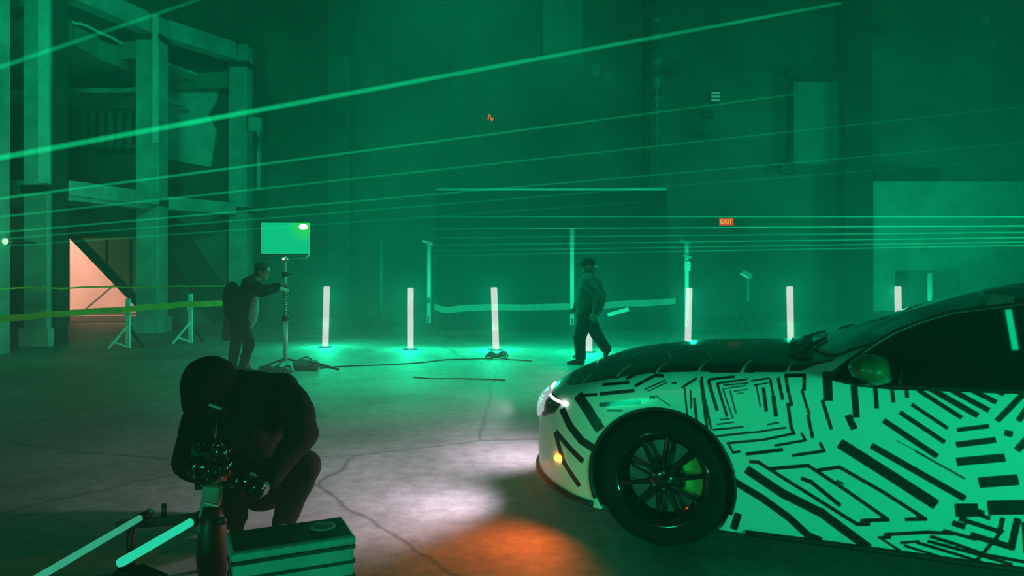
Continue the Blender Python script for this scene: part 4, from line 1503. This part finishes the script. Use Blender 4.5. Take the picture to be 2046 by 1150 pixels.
def head(bm, c, face, up=(0, 0, 1), r=.098):
    """skull, jaw, nose, ears, brow and lips; face = direction the face looks"""
    f = V(face).normalized(); u = (V(up) - f * V(up).dot(f)).normalized(); s = f.cross(u)
    R = Matrix((s, f, u)).transposed()
    c = V(c)
    k = r / .098
    P = lambda a, b_, d: c + R @ (V((a, b_, d)) * k)
    ball(bm, P(0, -.012, .018), (.076 * k, .095 * k, .093 * k), R, 3)
    ball(bm, P(0, .022, -.045), (.056 * k, .062 * k, .066 * k), R, 3)
    ball(bm, P(0, .062, -.092), (.026 * k, .022 * k, .022 * k), R, 2)
    cap(bm, P(0, .084, .012), P(0, .104, -.026), .009 * k, .014 * k)
    ball(bm, P(0, .082, .030), (.052 * k, .014 * k, .011 * k), R, 2)
    ball(bm, P(0, .082, -.058), (.024 * k, .012 * k, .007 * k), R, 2)
    for q in (-1, 1):
        ball(bm, P(q * .078, -.008, -.005), (.012 * k, .022 * k, .032 * k), R, 2)
        ball(bm, P(q * .038, .066, -.022), (.022 * k, .016 * k, .018 * k), R, 2)
    return R, P


def hand(bm, w, d, n_, curl=.6, s=1.0, thumb=1):
    """palm and five bent fingers from wrist w along d, n_ = the way the palm faces"""
    w = V(w); d = V(d).normalized(); n_ = (V(n_) - d * V(n_).dot(d)).normalized(); a = d.cross(n_) * thumb
    k = s
    cap(bm, w, w + d * .03 * k, .027 * k, .027 * k)
    for q in (-.028, -.009, .010, .028):
        cap(bm, w + d * .03 * k + a * q * .8 * k, w + d * .088 * k + a * q * k, .015 * k, .012 * k)
    for q, L_ in ((-.030, .062), (-.010, .076), (.011, .082), (.031, .072)):
        p = w + d * .09 * k + a * q * 1.05 * k
        ang = 0
        dd = d
        for j, fr in enumerate((.45, .32, .23)):
            ang += curl * (.7 if j == 0 else 1.0)
            dd = (d * math.cos(ang) + n_ * math.sin(ang)).normalized()
            e = p + dd * L_ * fr * k
            cap(bm, p, e, (.0095 - .0009 * j) * k, (.0088 - .0009 * j) * k, 8)
            p = e
    t0 = w + d * .03 * k + a * .026 * k
    t1 = t0 + (a * .75 + d * .6 + n_ * .3).normalized() * .042 * k
    t2 = t1 + (a * .1 + d * .75 + n_ * .6).normalized() * .034 * k
    t3 = t2 + (d * .7 + n_ * .8 - a * .2).normalized() * .026 * k
    cap(bm, t0, t1, .014 * k, .011 * k, 8); cap(bm, t1, t2, .011 * k, .010 * k, 8); cap(bm, t2, t3, .010 * k, .008 * k, 8)


def shoe(name, parent, heel, toe_dir, m='rubber', L_=.27, pitch=0.0):
    heel = V(heel); d = V(toe_dir).normalized()
    bm = nb()
    side = d.cross(V((0, 0, 1))).normalized(); up = side.cross(d)
    R = Matrix((side, d, up)).transposed()
    ball(bm, heel + d * .045 + up * .048, (.038, .055, .046), R, 2)
    ball(bm, heel + d * .13 + up * .042, (.042, .08, .040), R, 2)
    ball(bm, heel + d * (L_ - .06) + up * .030, (.046, .062, .028), R, 2)
    tube(bm, heel + d * .045 + up * .05, heel + d * .04 + V((0, 0, .12)), .044, .046)
    box(bm, heel + d * (L_ / 2) + up * .011, (.08, L_ * .93, .022), R)
    return fuse(name, bm, m, parent, .008, 4)


def person(label, base, J, parts_m, vox=.012, group=None):
    """J: world joints. Body is one skin surface; clothing lies over it."""
    t = thing('person', label, 'person', base)
    B = V(base)
    j = {k: (V(v) - B) for k, v in J.items() if k not in ('face', 'up', 'palm_l', 'palm_r', 'dir_l', 'dir_r', 'toe_l', 'toe_r')}
    bm = nb()
    R, P = head(bm, j['head'], J['face'], J.get('up', (0, 0, 1)))
    cap(bm, j['neck'], j['head'] + R @ V((0, -.03, -.05)), .060, .055)
    # trunk and limbs
    limb(bm, [j['neck'], j['chest'], j['pelvis']], [.06, .12, .12])
    for s in 'lr':
        limb(bm, [j['neck'], j['sh_' + s], j['el_' + s], j['wr_' + s]], [.05, .050, .038, .026])
        limb(bm, [j['pelvis'], j['hip_' + s], j['kn_' + s], j['an_' + s]], [.10, .075, .052, .036])
        limb(bm, [j['an_' + s], j['an_' + s] + V(J['toe_' + s]).normalized() * .09], [.036, .03])
        d = V(J['dir_' + s]) if 'dir_' + s in J else (j['wr_' + s] - j['el_' + s])
        hand(bm, j['wr_' + s], d, J.get('palm_' + s, (0, 0, -1)), .45, 1.0, 1 if s == 'l' else -1)
    fuse('body', bm, 'skin', t, .0075, 2)
    eyes = nb()
    for q in (-1, 1): ball(eyes, P(q * .032, .083, .006), .009, sub=2)
    obj('eyes', eyes, 'black_gloss', t, True)
    return t, j, R, P


# --- crouching camera operator in the foreground (dark hooded jacket)
D = 4.05
base = V((W(490, 0, D).x, D + .1, 0))
J = dict(head=W(416, 784, 3.86), neck=W(466, 779, 4.0), chest=W(492, 850, 4.08), pelvis=W(525, 965, 4.32),
         sh_l=W(562, 783, 4.05), sh_r=W(402, 836, 3.98), el_l=W(604, 868, 3.88), el_r=W(376, 926, 3.85),
         wr_l=W(538, 962, 3.62), wr_r=W(424, 950, 3.60),
         hip_l=W(556, 965, 4.30), hip_r=W(490, 965, 4.30), kn_l=W(606, 930, 3.92), kn_r=W(472, 955, 3.85),
         an_l=W(566, 1045, 4.10), an_r=W(464, 1052, 4.02),
         face=(-.35, -.8, -.55), up=(-.2, -.5, .8), dir_l=(-.9, -.4, -.05), dir_r=(.5, -.8, -.1), palm_l=(-.1, -.2, 1), palm_r=(0, 0, 1),
         toe_l=(.3, -1, 0), toe_r=(-.2, -1, 0))
t, j, R, P = person('person in a dark hooded jacket crouching over a camera rig in the foreground', base, J, None)
bm = nb()
limb(bm, [j['neck'] + V((0, .03, -.03)), j['chest'], j['pelvis'] + V((0, 0, .05))], [.13, .205, .19])
limb(bm, [j['neck'] + V((.05, .02, -.02)), j['sh_l']], [.12, .105])
limb(bm, [j['neck'] + V((-.03, .02, -.06)), j['sh_r']], [.12, .10])
limb(bm, [j['sh_l'], (j['sh_l'] + j['el_l']) / 2 + V((.02, 0, .02)), j['el_l'], j['wr_l']], [.108, .098, .082, .05])
limb(bm, [j['sh_r'], (j['sh_r'] + j['el_r']) / 2, j['el_r'], j['wr_r']], [.10, .095, .085, .05])
cap(bm, j['chest'] + V((.16, 0, .08)), j['chest'] + V((-.2, -.05, -.02)), .14, .13)
jacket = fuse('hooded_jacket', bm, 'black_cloth', t, .012, 8, .03, cs=.14)
bm = nb()
hc = j['head']
ball(bm, hc + R @ V((0, -.03, .03)), (.135, .155, .150), R, 3)
ball(bm, hc + R @ V((0, .05, -.03)), (.110, .105, .130), R, 3)
cap(bm, hc + R @ V((0, -.07, -.05)), j['neck'] + V((.03, .02, -.02)), .12, .13)
fuse('hood', bm, 'black_fleece', t, .010, 6, .02, cs=.1)
bm = nb()
limb(bm, [j['pelvis'], j['hip_l'], j['kn_l'], j['an_l']], [.16, .115, .095, .062])
limb(bm, [j['pelvis'], j['hip_r'], j['kn_r'], j['an_r']], [.16, .115, .095, .065])
fuse('trousers', bm, 'black_cloth', t, .012, 6, .02, cs=.1)
for s in 'lr':
    d = V(J['toe_' + s]).normalized()
    a = j['an_' + s]
    shoe('shoe', t, V((a.x, a.y, 0)) - d * .07, d)

# --- camera rig on the small dolly
rp = W(424, 0, 3.45)
t = thing('camera_rig', 'dark camera stabiliser with round motors on an upright post between the person and the rails', 'camera rig', (rp.x, 3.45, 0))
o0 = V((rp.x, 3.45, 0))
Q = lambda px, py, d: W(px, py, d) - o0
obj('post', lathe(nb(), [(0, 0), (.055, 0), (.07, .12), (.062, .26), (.040, .36), (0, .36)], axis='Z', seg=24), 'black_plastic', t, True)
obj('grip_plate', box(nb(), Q(422, 1002, 3.45), (.085, .05, .15), Matrix.Rotation(.12, 3, 'Y')), 'case_green', t, bevel=.012)
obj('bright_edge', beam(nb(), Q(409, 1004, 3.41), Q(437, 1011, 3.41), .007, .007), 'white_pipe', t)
for (a, b_, r) in ((392, 932, .052), (421, 942, .050), (482, 963, .056), (512, 975, .05), (446, 934, .03), (404, 886, .035), (432, 888, .03)):
    mo = obj('motor', lathe(nb(), [(0, -.03), (r * .55, -.034), (r * .6, -.028), (r * .95, -.026), (r, -.018), (r, .03), (0, .03)], seg=28), 'black_gloss', t, True)
    mo.location = Q(a, b_, 3.46)
    mo.rotation_euler = (random.uniform(-.3, .3), 0, random.uniform(-.5, .5))
bm = nb()
path(bm, [Q(388, 936, 3.5), Q(420, 958, 3.5), Q(455, 972, 3.5), Q(490, 985, 3.5), Q(516, 985, 3.5)], .022)
obj('stabiliser_arm', bm, 'black_plastic', t, True)
obj('handle', tube(nb(), Q(392, 970, 3.5), Q(420, 968, 3.5), .02), 'black_plastic', t, True)
obj('camera_body', box(nb(), Q(420, 905, 3.52), (.15, .10, .10), Matrix.Rotation(.2, 3, 'Z')), 'black_plastic', t, bevel=.01)
obj('lens', lathe(nb(), [(0, -.07), (.034, -.07), (.04, -.06), (.04, .05), (0, .05)], c=Q(445, 900, 3.5), seg=28), 'black_gloss', t, True)
sc_ = obj('screen_glint', box(nb(), Q(430, 812, 3.56), (.06, .012, .010), Matrix.Rotation(.35, 3, 'Y')), 'steel', t)
obj('top_monitor', box(nb(), Q(432, 826, 3.60), (.09, .03, .055), Matrix.Rotation(.3, 3, 'Y')), 'black_cloth', t, bevel=.006)
obj('monitor_arm', tube(nb(), Q(430, 840, 3.59), Q(424, 895, 3.55), .012), 'black_plastic', t, True)
obj('joint_knob', ball(nb(), Q(444, 1040, 3.42), .02, sub=2), 'steel_dark', t, True)

# --- slider rails on the floor
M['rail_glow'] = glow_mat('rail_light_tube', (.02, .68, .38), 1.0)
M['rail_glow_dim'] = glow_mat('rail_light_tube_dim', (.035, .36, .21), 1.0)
t = thing('slider_rails', 'pair of glowing teal tube rails joined by a dark cross bar at the bottom left', 'camera rails', (W(270, 0, 3.3).x, 3.3, 0))
o0 = t.location.copy()
Q = lambda px, py, d: W(px, py, d) - o0
ra, rb_ = W(300, 1020, 3.75), W(60, 1162, 2.9)
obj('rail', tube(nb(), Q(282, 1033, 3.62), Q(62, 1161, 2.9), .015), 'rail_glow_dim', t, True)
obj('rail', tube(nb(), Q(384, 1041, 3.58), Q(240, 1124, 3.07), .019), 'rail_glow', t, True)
obj('rail_end', tube(nb(), Q(300, 1023, 3.68), Q(280, 1034, 3.61), .020), 'black_plastic', t, True)
obj('rail_end', tube(nb(), Q(402, 1030, 3.62), Q(382, 1042, 3.57), .029), 'black_plastic', t, True)
obj('cross_bar', beam(nb(), Q(236, 1048, 3.64), Q(412, 1032, 3.60), .05, .04), 'black_plastic', t, bevel=.006)
obj('cross_bar', beam(nb(), Q(60, 1190, 2.85), Q(260, 1150, 2.95), .06, .04), 'black_plastic', t, bevel=.006)
obj('upright_knob', tube(nb(), Q(328, 1036, 3.63), Q(328, 1006, 3.63), .012), 'black_plastic', t, True)
for (a, b_, d) in ((262, 1046, 3.62), (404, 1036, 3.60), (90, 1180, 2.86), (250, 1148, 2.95)):
    p = Q(a, b_, d)
    obj('foot', tube(nb(), p, V((p.x, p.y, 0)), .02), 'black_plastic', t, True)
# dark bag under the rails
c = W(318, 1150, 2.75)
bm = nb()
ball(bm, (0, 0, .13), (.17, .14, .13), sub=3); ball(bm, (.12, .02, .12), (.12, .12, .11), sub=3); ball(bm, (-.12, 0, .12), (.10, .12, .11), sub=3)
t = thing('camera_bag', 'soft black bag at the bottom edge between the rails and the case', 'bag', (c.x - .06, 2.74, 0))
fuse('bag_body', bm, 'black_fleece', t, .012, 6, .02).scale = (1, 1, 1.32)
obj('strap', path(nb(), [(-.12, -.02, .30), (-.06, -.03, .36), (.02, -.03, .37), (.1, -.02, .33)], .012), 'black_cloth', t, True)

# --- ribbed case
zt_ = .45
def onz(px, py, z):
    d = (CAMZ - z) * FPX / (py - HZ)
    return V(((px - 1023) / FPX * d, d, z))
fr, fl, br_ = onz(713, 1068, zt_), onz(460, 1105, zt_), onz(680, 1030, zt_)
ex = (fr - fl); ey = (br_ - fr); ey = (ey - ex * ey.dot(ex) / ex.length_squared)
wx, wy = ex.length, ey.length
rz = math.atan2(ex.y, ex.x)
cc = (fr + fl) / 2 + ey / 2
t = thing('equipment_case', 'ribbed equipment case with a brown-green lid at the bottom of the picture', 'case', (cc.x, cc.y, 0), rz)
obj('case_body', box2(nb(), (-wx / 2 + .008, -wy / 2 + .008, 0.03), (wx / 2 - .008, wy / 2 - .008, zt_ - .036)), 'case_green', t, bevel=.012)
obj('lid', box2(nb(), (-wx / 2, -wy / 2, zt_ - .038), (wx / 2, wy / 2, zt_ - .006)), 'case_green', t, bevel=.014)
obj('lid_top', box2(nb(), (-wx / 2 + .012, -wy / 2 + .012, zt_ - .008), (wx / 2 - .012, wy / 2 - .012, zt_)), 'case_top', t, bevel=.003)
for k in range(7):
    z = .07 + .055 * k
    obj('groove', box2(nb(), (-wx / 2 + .004, -wy / 2 + .004, z), (wx / 2 - .004, wy / 2 - .004, z + .012)), 'black_plastic', t)
obj('lid_dial', lathe(nb(), [(0, zt_ + .001), (.034, zt_ + .001), (.038, zt_ + .004), (.045, zt_ + .004), (.047, zt_)], c=(wx / 2 - .10, .02, 0), axis='Z', seg=36), 'case_green', t, True)
for sx in (-1, 1):
    for sy in (-1, 1):
        obj('foot', box(nb(), (sx * (wx / 2 - .05), sy * (wy / 2 - .05), .016), (.05, .05, .032)), 'rubber', t)

# --- standing person beside the screen
D = 10.4
def pw(px, py, d=D): return W(px, py, d)
base = V((pw(478, 0).x, D, 0))
J = dict(head=pw(526, 541, 10.35), neck=pw(505, 562), chest=pw(492, 592), pelvis=pw(482, 640),
         sh_l=pw(494, 568, 10.2), sh_r=pw(492, 566, 10.62), el_l=pw(524, 585, 10.1), el_r=pw(530, 578, 10.6),
         wr_l=pw(554, 578, 10.35), wr_r=pw(557, 570, 10.65),
         hip_l=pw(484, 645, 10.3), hip_r=pw(478, 645, 10.52), kn_l=pw(498, 686, 10.3), kn_r=pw(470, 690, 10.5),
         an_l=pw(486, 730, 10.35), an_r=pw(464, 733, 10.5), face=(1, -.15, -.25), dir_l=(1, .1, 0), dir_r=(1, 0, 0),
         toe_l=(1, -.2, 0), toe_r=(1, 0, 0), palm_l=(0, .5, -.6), palm_r=(0, -.5, -.6))
t, j, R, P = person('person in dark clothes leaning towards the stand below the green screen', base, J, None)
bm = nb()
limb(bm, [j['neck'], j['chest'], j['pelvis']], [.10, .165, .155])
for s in 'lr':
    limb(bm, [j['neck'], j['sh_' + s], j['el_' + s], j['wr_' + s]], [.09, .08, .062, .045])
fuse('jacket', bm, 'black_cloth', t, .014, 5, .03)
bm = nb()
limb(bm, [j['chest'] + V((.11, -.03, -.05)), j['pelvis'] + V((.15, -.03, .02)), j['pelvis'] + V((.10, -.03, -.10))], [.075, .085, .05])
fuse('shirt_front', bm, 'pale_cloth', t, .012, 4, .02, label='pale shirt hanging out under the jacket')
bm = nb()
for s in 'lr': limb(bm, [j['pelvis'], j['hip_' + s], j['kn_' + s], j['an_' + s]], [.135, .105, .08, .062])
fuse('trousers', bm, 'black_cloth', t, .014, 5, .025)
bm = nb()
ball(bm, j['head'] + R @ V((0, -.03, .035)), (.098, .105, .095), R, 3); ball(bm, j['head'] + R @ V((0, -.05, -.03)), (.085, .06, .08), R, 3)
fuse('hair', bm, 'hair', t, .01, 2, .01)
bm = nb()
ball(bm, j['chest'] + V((-.20, 0, -.02)), (.12, .16, .23), sub=3); ball(bm, j['chest'] + V((-.18, -.01, -.2)), (.12, .15, .14), sub=3)
fuse('backpack', bm, 'black_fleece', t, .014, 4, .02)
bm = nb()
cap(bm, j['pelvis'] + V((.14, -.12, -.06)), j['pelvis'] + V((.21, -.14, -.22)), .03, .025); cap(bm, j['pelvis'] + V((-.2, .05, .0)), j['pelvis'] + V((-.22, .05, -.22)), .06, .07)
fuse('belt_pouch', bm, 'grey_cloth', t, .012, 3, .01)
for s in 'lr':
    d = V(J['toe_' + s]).normalized(); a = j['an_' + s]
    shoe('shoe', t, V((a.x, a.y, 0)) - d * .07, d)

# --- walking person
D = 11.35
base = V((W(1172, 0, D).x, D, 0))
J = dict(head=pw(1174, 531, D), neck=pw(1176, 552, D), chest=pw(1177, 578, D), pelvis=pw(1172, 630, D),
         sh_l=pw(1172, 562, 11.17), sh_r=pw(1180, 562, 11.55), el_l=pw(1196, 592, 11.1), el_r=pw(1160, 594, 11.6),
         wr_l=pw(1190, 622, 11.08), wr_r=pw(1150, 616, 11.55),
         hip_l=pw(1170, 634, 11.25), hip_r=pw(1175, 634, 11.45), kn_l=pw(1158, 676, 11.25), kn_r=pw(1192, 668, 11.45),
         an_l=pw(1160, 712, 11.27), an_r=pw(1211, 697, 11.45), face=(-1, -.1, -.12), dir_l=(-.5, 0, -.9), dir_r=(-.8, 0, -.5),
         toe_l=(-1, 0, 0), toe_r=(.05, 0, -1), palm_l=(0, 1, 0), palm_r=(0, -1, 0))
t, j, R, P = person('person in a cap walking to the left past the hidden light tube', base, J, None)
bm = nb()
limb(bm, [j['neck'], j['chest'], j['pelvis']], [.11, .175, .17])
limb(bm, [j['chest'] + V((.08, 0, .06)), j['chest'] + V((.12, 0, -.12)), j['pelvis'] + V((.10, 0, .08))], [.14, .15, .13])
for s in 'lr':
    limb(bm, [j['neck'], j['sh_' + s], j['el_' + s], j['wr_' + s]], [.09, .09, .075, .055])
fuse('jacket', bm, 'grey_cloth', t, .014, 5, .03)
bm = nb()
for s in 'lr': limb(bm, [j['pelvis'], j['hip_' + s], j['kn_' + s], j['an_' + s]], [.15, .125, .095, .082])
fuse('trousers', bm, 'black_cloth', t, .014, 5, .025)
bm = nb()
ball(bm, j['head'] + R @ V((0, -.012, .045)), (.092, .112, .075), R, 3)
box(bm, j['head'] + R @ V((0, .125, .045)), (.12, .09, .014), R)
fuse('cap', bm, 'black_cloth', t, .008, 2)
bm = nb()
ball(bm, j['head'] + V((.12, 0, -.035)), (.05, .07, .05), sub=2)
fuse('hood', bm, 'pale_cloth', t, .01, 2, .01, label='hood behind the neck, made pale for its lit side')  # lit patch behind the head put into pale cloth
d = V((-1, 0, 0)); a = j['an_l']
shoe('shoe', t, V((a.x, a.y, 0)) - d * .06, d)
a = j['an_r']
d = V((.12, 0, -1)).normalized()
bm = nb()
Rr = frame_of(d)
ball(bm, a + d * .03, (.045, .05, .07), Rr, 2); ball(bm, a + d * .11 + V((-.02, 0, 0)), (.042, .035, .09), Rr, 2)
fuse('shoe', bm, 'rubber', t, .008, 3)

# ------------------------------------------------------------------ screen on its stand
D = 10.7
b0 = W(570, 0, D)
t = thing('monitor_stand', 'tall bright pole stand carrying the green screen', 'stand', (b0.x, D, 0))
Q = lambda px, py, d=D: W(px, py, d) - V((b0.x, D, 0))
obj('lower_pole', tube(nb(), (0, 0, .12), (0, 0, Q(0, 636).z), .034), 'white_pipe', t, True)
obj('middle_pole', tube(nb(), (0, 0, Q(0, 636).z), (0, 0, Q(0, 575).z), .026), 'white_pipe', t, True)
obj('upper_pole', tube(nb(), (0, 0, Q(0, 575).z), (0, 0, Q(0, 512).z), .019), 'white_pipe', t, True)
for py in (636, 574, 548):
    obj('collar', lathe(nb(), [(0, -.035), (.045, -.035), (.045, .035), (0, .035)], c=(0, 0, Q(0, py).z), axis='Z', seg=16), 'black_plastic', t)
    obj('tightening_knob', ball(nb(), (.065, -.02, Q(0, py).z), .022, sub=1), 'black_plastic', t)
cab = []
for k in range(60):
    z = Q(0, 632).z + (Q(0, 572).z - Q(0, 632).z) * k / 59
    cab.append((.034 * math.cos(k * 1.15), .034 * math.sin(k * 1.15), z))
obj('wrapped_cable', path(nb(), cab, .006, 6), 'black_plastic', t, True)
for k in range(3):
    q = 2 * PI * k / 3 + .35
    obj('leg', tube(nb(), (0, 0, .16), (math.cos(q) * .52, math.sin(q) * .52, .014), .014), 'steel_dark', t, True)
M['warm_led'] = glow_mat('small_led', (1, .75, .55), 1.3)
obj('head_plate', tube(nb(), (0, -.03, Q(0, 516).z - .02), (0, -.03, Q(0, 516).z + .02), .05), 'steel_bright', t, True)
obj('status_light', ball(nb(), (0, -.085, Q(0, 517).z), .02, sub=2), 'warm_led', t, True)
# the screen itself
a, c = Q(525, 445), Q(621, 507)
w_, h_ = c.x - a.x, a.z - c.z
M['screen_green'] = glow_mat('green_screen_picture', (.004, .60, .24), 1.0)
sg = M['screen_green']
n, L = sg.node_tree.nodes, sg.node_tree.links
em = [k for k in n if k.type == 'EMISSION'][0]
tc = n.new('ShaderNodeTexCoord')
dm = n.new('ShaderNodeVectorMath'); dm.operation = 'DISTANCE'; dm.inputs[1].default_value = (w_ * .36, 0, h_ * .36)
L.new(tc.outputs['Object'], dm.inputs[0])
cr = n.new('ShaderNodeValToRGB')
cr.color_ramp.elements[0].position = .0; cr.color_ramp.elements[0].color = (.03, .80, .08, 1)
cr.color_ramp.elements[1].position = .24; cr.color_ramp.elements[1].color = (.004, .61, .25, 1)
L.new(dm.outputs['Value'], cr.inputs['Fac']); L.new(cr.outputs[0], em.inputs[0])
t2 = thing('screen', 'flat rectangular green screen glowing on top of the tall stand', 'screen', (b0.x + (a.x + c.x) / 2, D - .05, (a.z + c.z) / 2), .06)
obj('screen_frame', box(nb(), (0, .03, 0), (w_ + .03, .05, h_ + .03)), 'black_plastic', t2, bevel=.008)
obj('screen_picture', box(nb(), (0, 0, 0), (w_, .014, h_)), sg, t2)
obj('lower_bracket', path(nb(), [(-w_ * .42, 0, -h_ / 2 - .06), (w_ * .42, 0, -h_ / 2 - .055), (w_ * .49, 0, -h_ / 2 - .01)], .012), 'steel_bright', t2, True)
obj('mount_arm', beam(nb(), (-.02, .03, -h_ / 2 + .02), (-.02, .05, -h_ / 2 - .10), .08, .03), 'steel_bright', t2)
M['lamp_hot'] = glow_mat('small_hot_lamp', (1, .95, .9), 3.0)
t3 = thing('clip_lamp', 'tiny white-hot lamp at the top right corner of the green screen', 'lamp', W(607, 453, D - .12))
obj('bulb', ball(nb(), (0, -.02, 0), (.062, .03, .042), sub=2), 'lamp_hot', t3, True)
obj('clip', box(nb(), (0, .03, .02), (.05, .06, .05)), 'black_plastic', t3)
# sandbag and cables at the foot
p = W(612, 729, 10.65)
bm = nb()
cap(bm, (-.11, 0, .08), (.12, 0, .07), .085, .08); cap(bm, (-.11, -.03, .06), (.12, -.03, .05), .07, .07)
o = thing('sandbag', 'dark sandbag lying across the foot of the screen stand', 'sandbag', (p.x, 10.65, 0))
fuse('bag', bm, 'grey_cloth', o, .012, 6, .015)
obj('carry_handle', path(nb(), [(-.08, 0, .16), (0, 0, .19), (.08, 0, .155)], .01), 'black_cloth', o, True)
p = W(650, 733, 10.55)
bm = nb(); beam(bm, (-.22, 0, .14), (.20, -.05, .03), .035, .03)
tag(obj('loose_bar', bm, 'steel_dark'), 'dark bar sticking out from the sandbag to the right', 'bar').location = (p.x, 10.55, 0)


def coil(name, label, c, r, nturn, th, m='black_plastic', flat=.5):
    pts = []
    for k in range(nturn * 14):
        q = 2 * PI * k / 14
        rr_ = r * (1 + .25 * math.sin(k * .37) + random.uniform(-.05, .05))
        pts.append((math.cos(q) * rr_, math.sin(q) * rr_ * flat, th + .10 * (k / (nturn * 14)) * abs(math.sin(k * .9)) + th * 1.5 * (k % 5) / 5))
    o = obj(name, path(nb(), pts, th, 6), m, smooth=True)
    o.location = c
    return tag(o, label, 'cable')


p = W(566, 738, 10.9)
coil('cable_coil', 'tangled coil of cable at the foot of the screen stand', (p.x + .04, 10.30, 0), .20, 6, .011, 'steel_dark', .7)
p = W(991, 716, 11.9)
coil('cable_coil', 'pile of dark cable at the foot of the third light tube', (p.x, 12.1, 0), .15, 5, .011, 'black_plastic', .8)
bm = nb()
gpt = lambda px, py: V(((px - 1023) / (py - HZ) * CAMZ, FPX * CAMZ / (py - HZ), .008))
path(bm, [gpt(a, b_) for a, b_ in ((640, 736), (672, 733), (720, 731), (780, 729), (840, 725), (890, 719), (930, 718), (960, 717), (985, 717))], .008)
tag(obj('floor_cable', bm, 'black_plastic'), 'thin cable lying on the floor from the screen stand to the cable pile', 'cable')
bm = nb()
path(bm, [gpt(a, b_) for a, b_ in ((1000, 716), (1020, 719), (1045, 720), (1062, 722))], .009)
tag(obj('floor_cable', bm, 'black_plastic'), 'short cable trailing right from the cable pile', 'cable')
bm = nb()
path(bm, [gpt(a, b_) for a, b_ in ((825, 754), (860, 757), (920, 757), (975, 758), (1010, 760))], .007)
tag(obj('floor_cable', bm, 'black_plastic'), 'cable lying across the open floor nearer than the cable pile', 'cable')
# bits on the floor beyond the tape
for (a, b_, d, lab) in ((848, 636, 16.0, 'pale scrap lying by the left foot of the backdrop'),
                        (894, 650, 15.4, 'small pale scrap on the floor in front of the backdrop'),
                        (1016, 640, 16.3, 'pale scrap on the floor right of the third light tube')):
    p = W(a, b_, d)
    z0 = .0
    dd = FPX * CAMZ / (b_ + 6 - HZ) if b_ > 600 else d
    bm = nb(); box(bm, (0, 0, .03), (.22, .12, .06), Matrix.Rotation(.4, 3, 'Z'))
    q = gpt(a, b_ + 3)
    o = tag(obj('floor_scrap', bm, 'plaster', bevel=.01), lab, 'scrap')
    o.location = (q.x, min(q.y, 21), 0)

# ------------------------------------------------------------------ members of one kind share a group
GROUPS = {'concrete_column': 'concrete columns of the frame at the left', 'concrete_beam': 'concrete beams of the frame at the left',
          'light_stand': 'light stands behind the tubes', 'junction_box': 'junction boxes on the back wall',
          'folding_barricade': 'barricades along the yellow tape', 'plaster_patch': 'pale patches on the back wall',
          'broken_slab': 'broken slabs of the upper storey', 'slab_edge_strip': 'bright strips on the slab edges',
          'floor_cable': 'cables lying on the floor', 'floor_scrap': 'scraps on the floor beyond the tape',
          'diagonal_brace': 'diagonals in the lower bays', 'ground_line': 'pale lines on the ground outside',
          'wall_piece': 'wall pieces behind the frame', 'cable_coil': 'piles of cable'}
for o in SC.objects:
    k = o.name.split('.')[0]
    if o.parent is None and k in GROUPS and 'group' not in o:
        o['group'] = GROUPS[k]
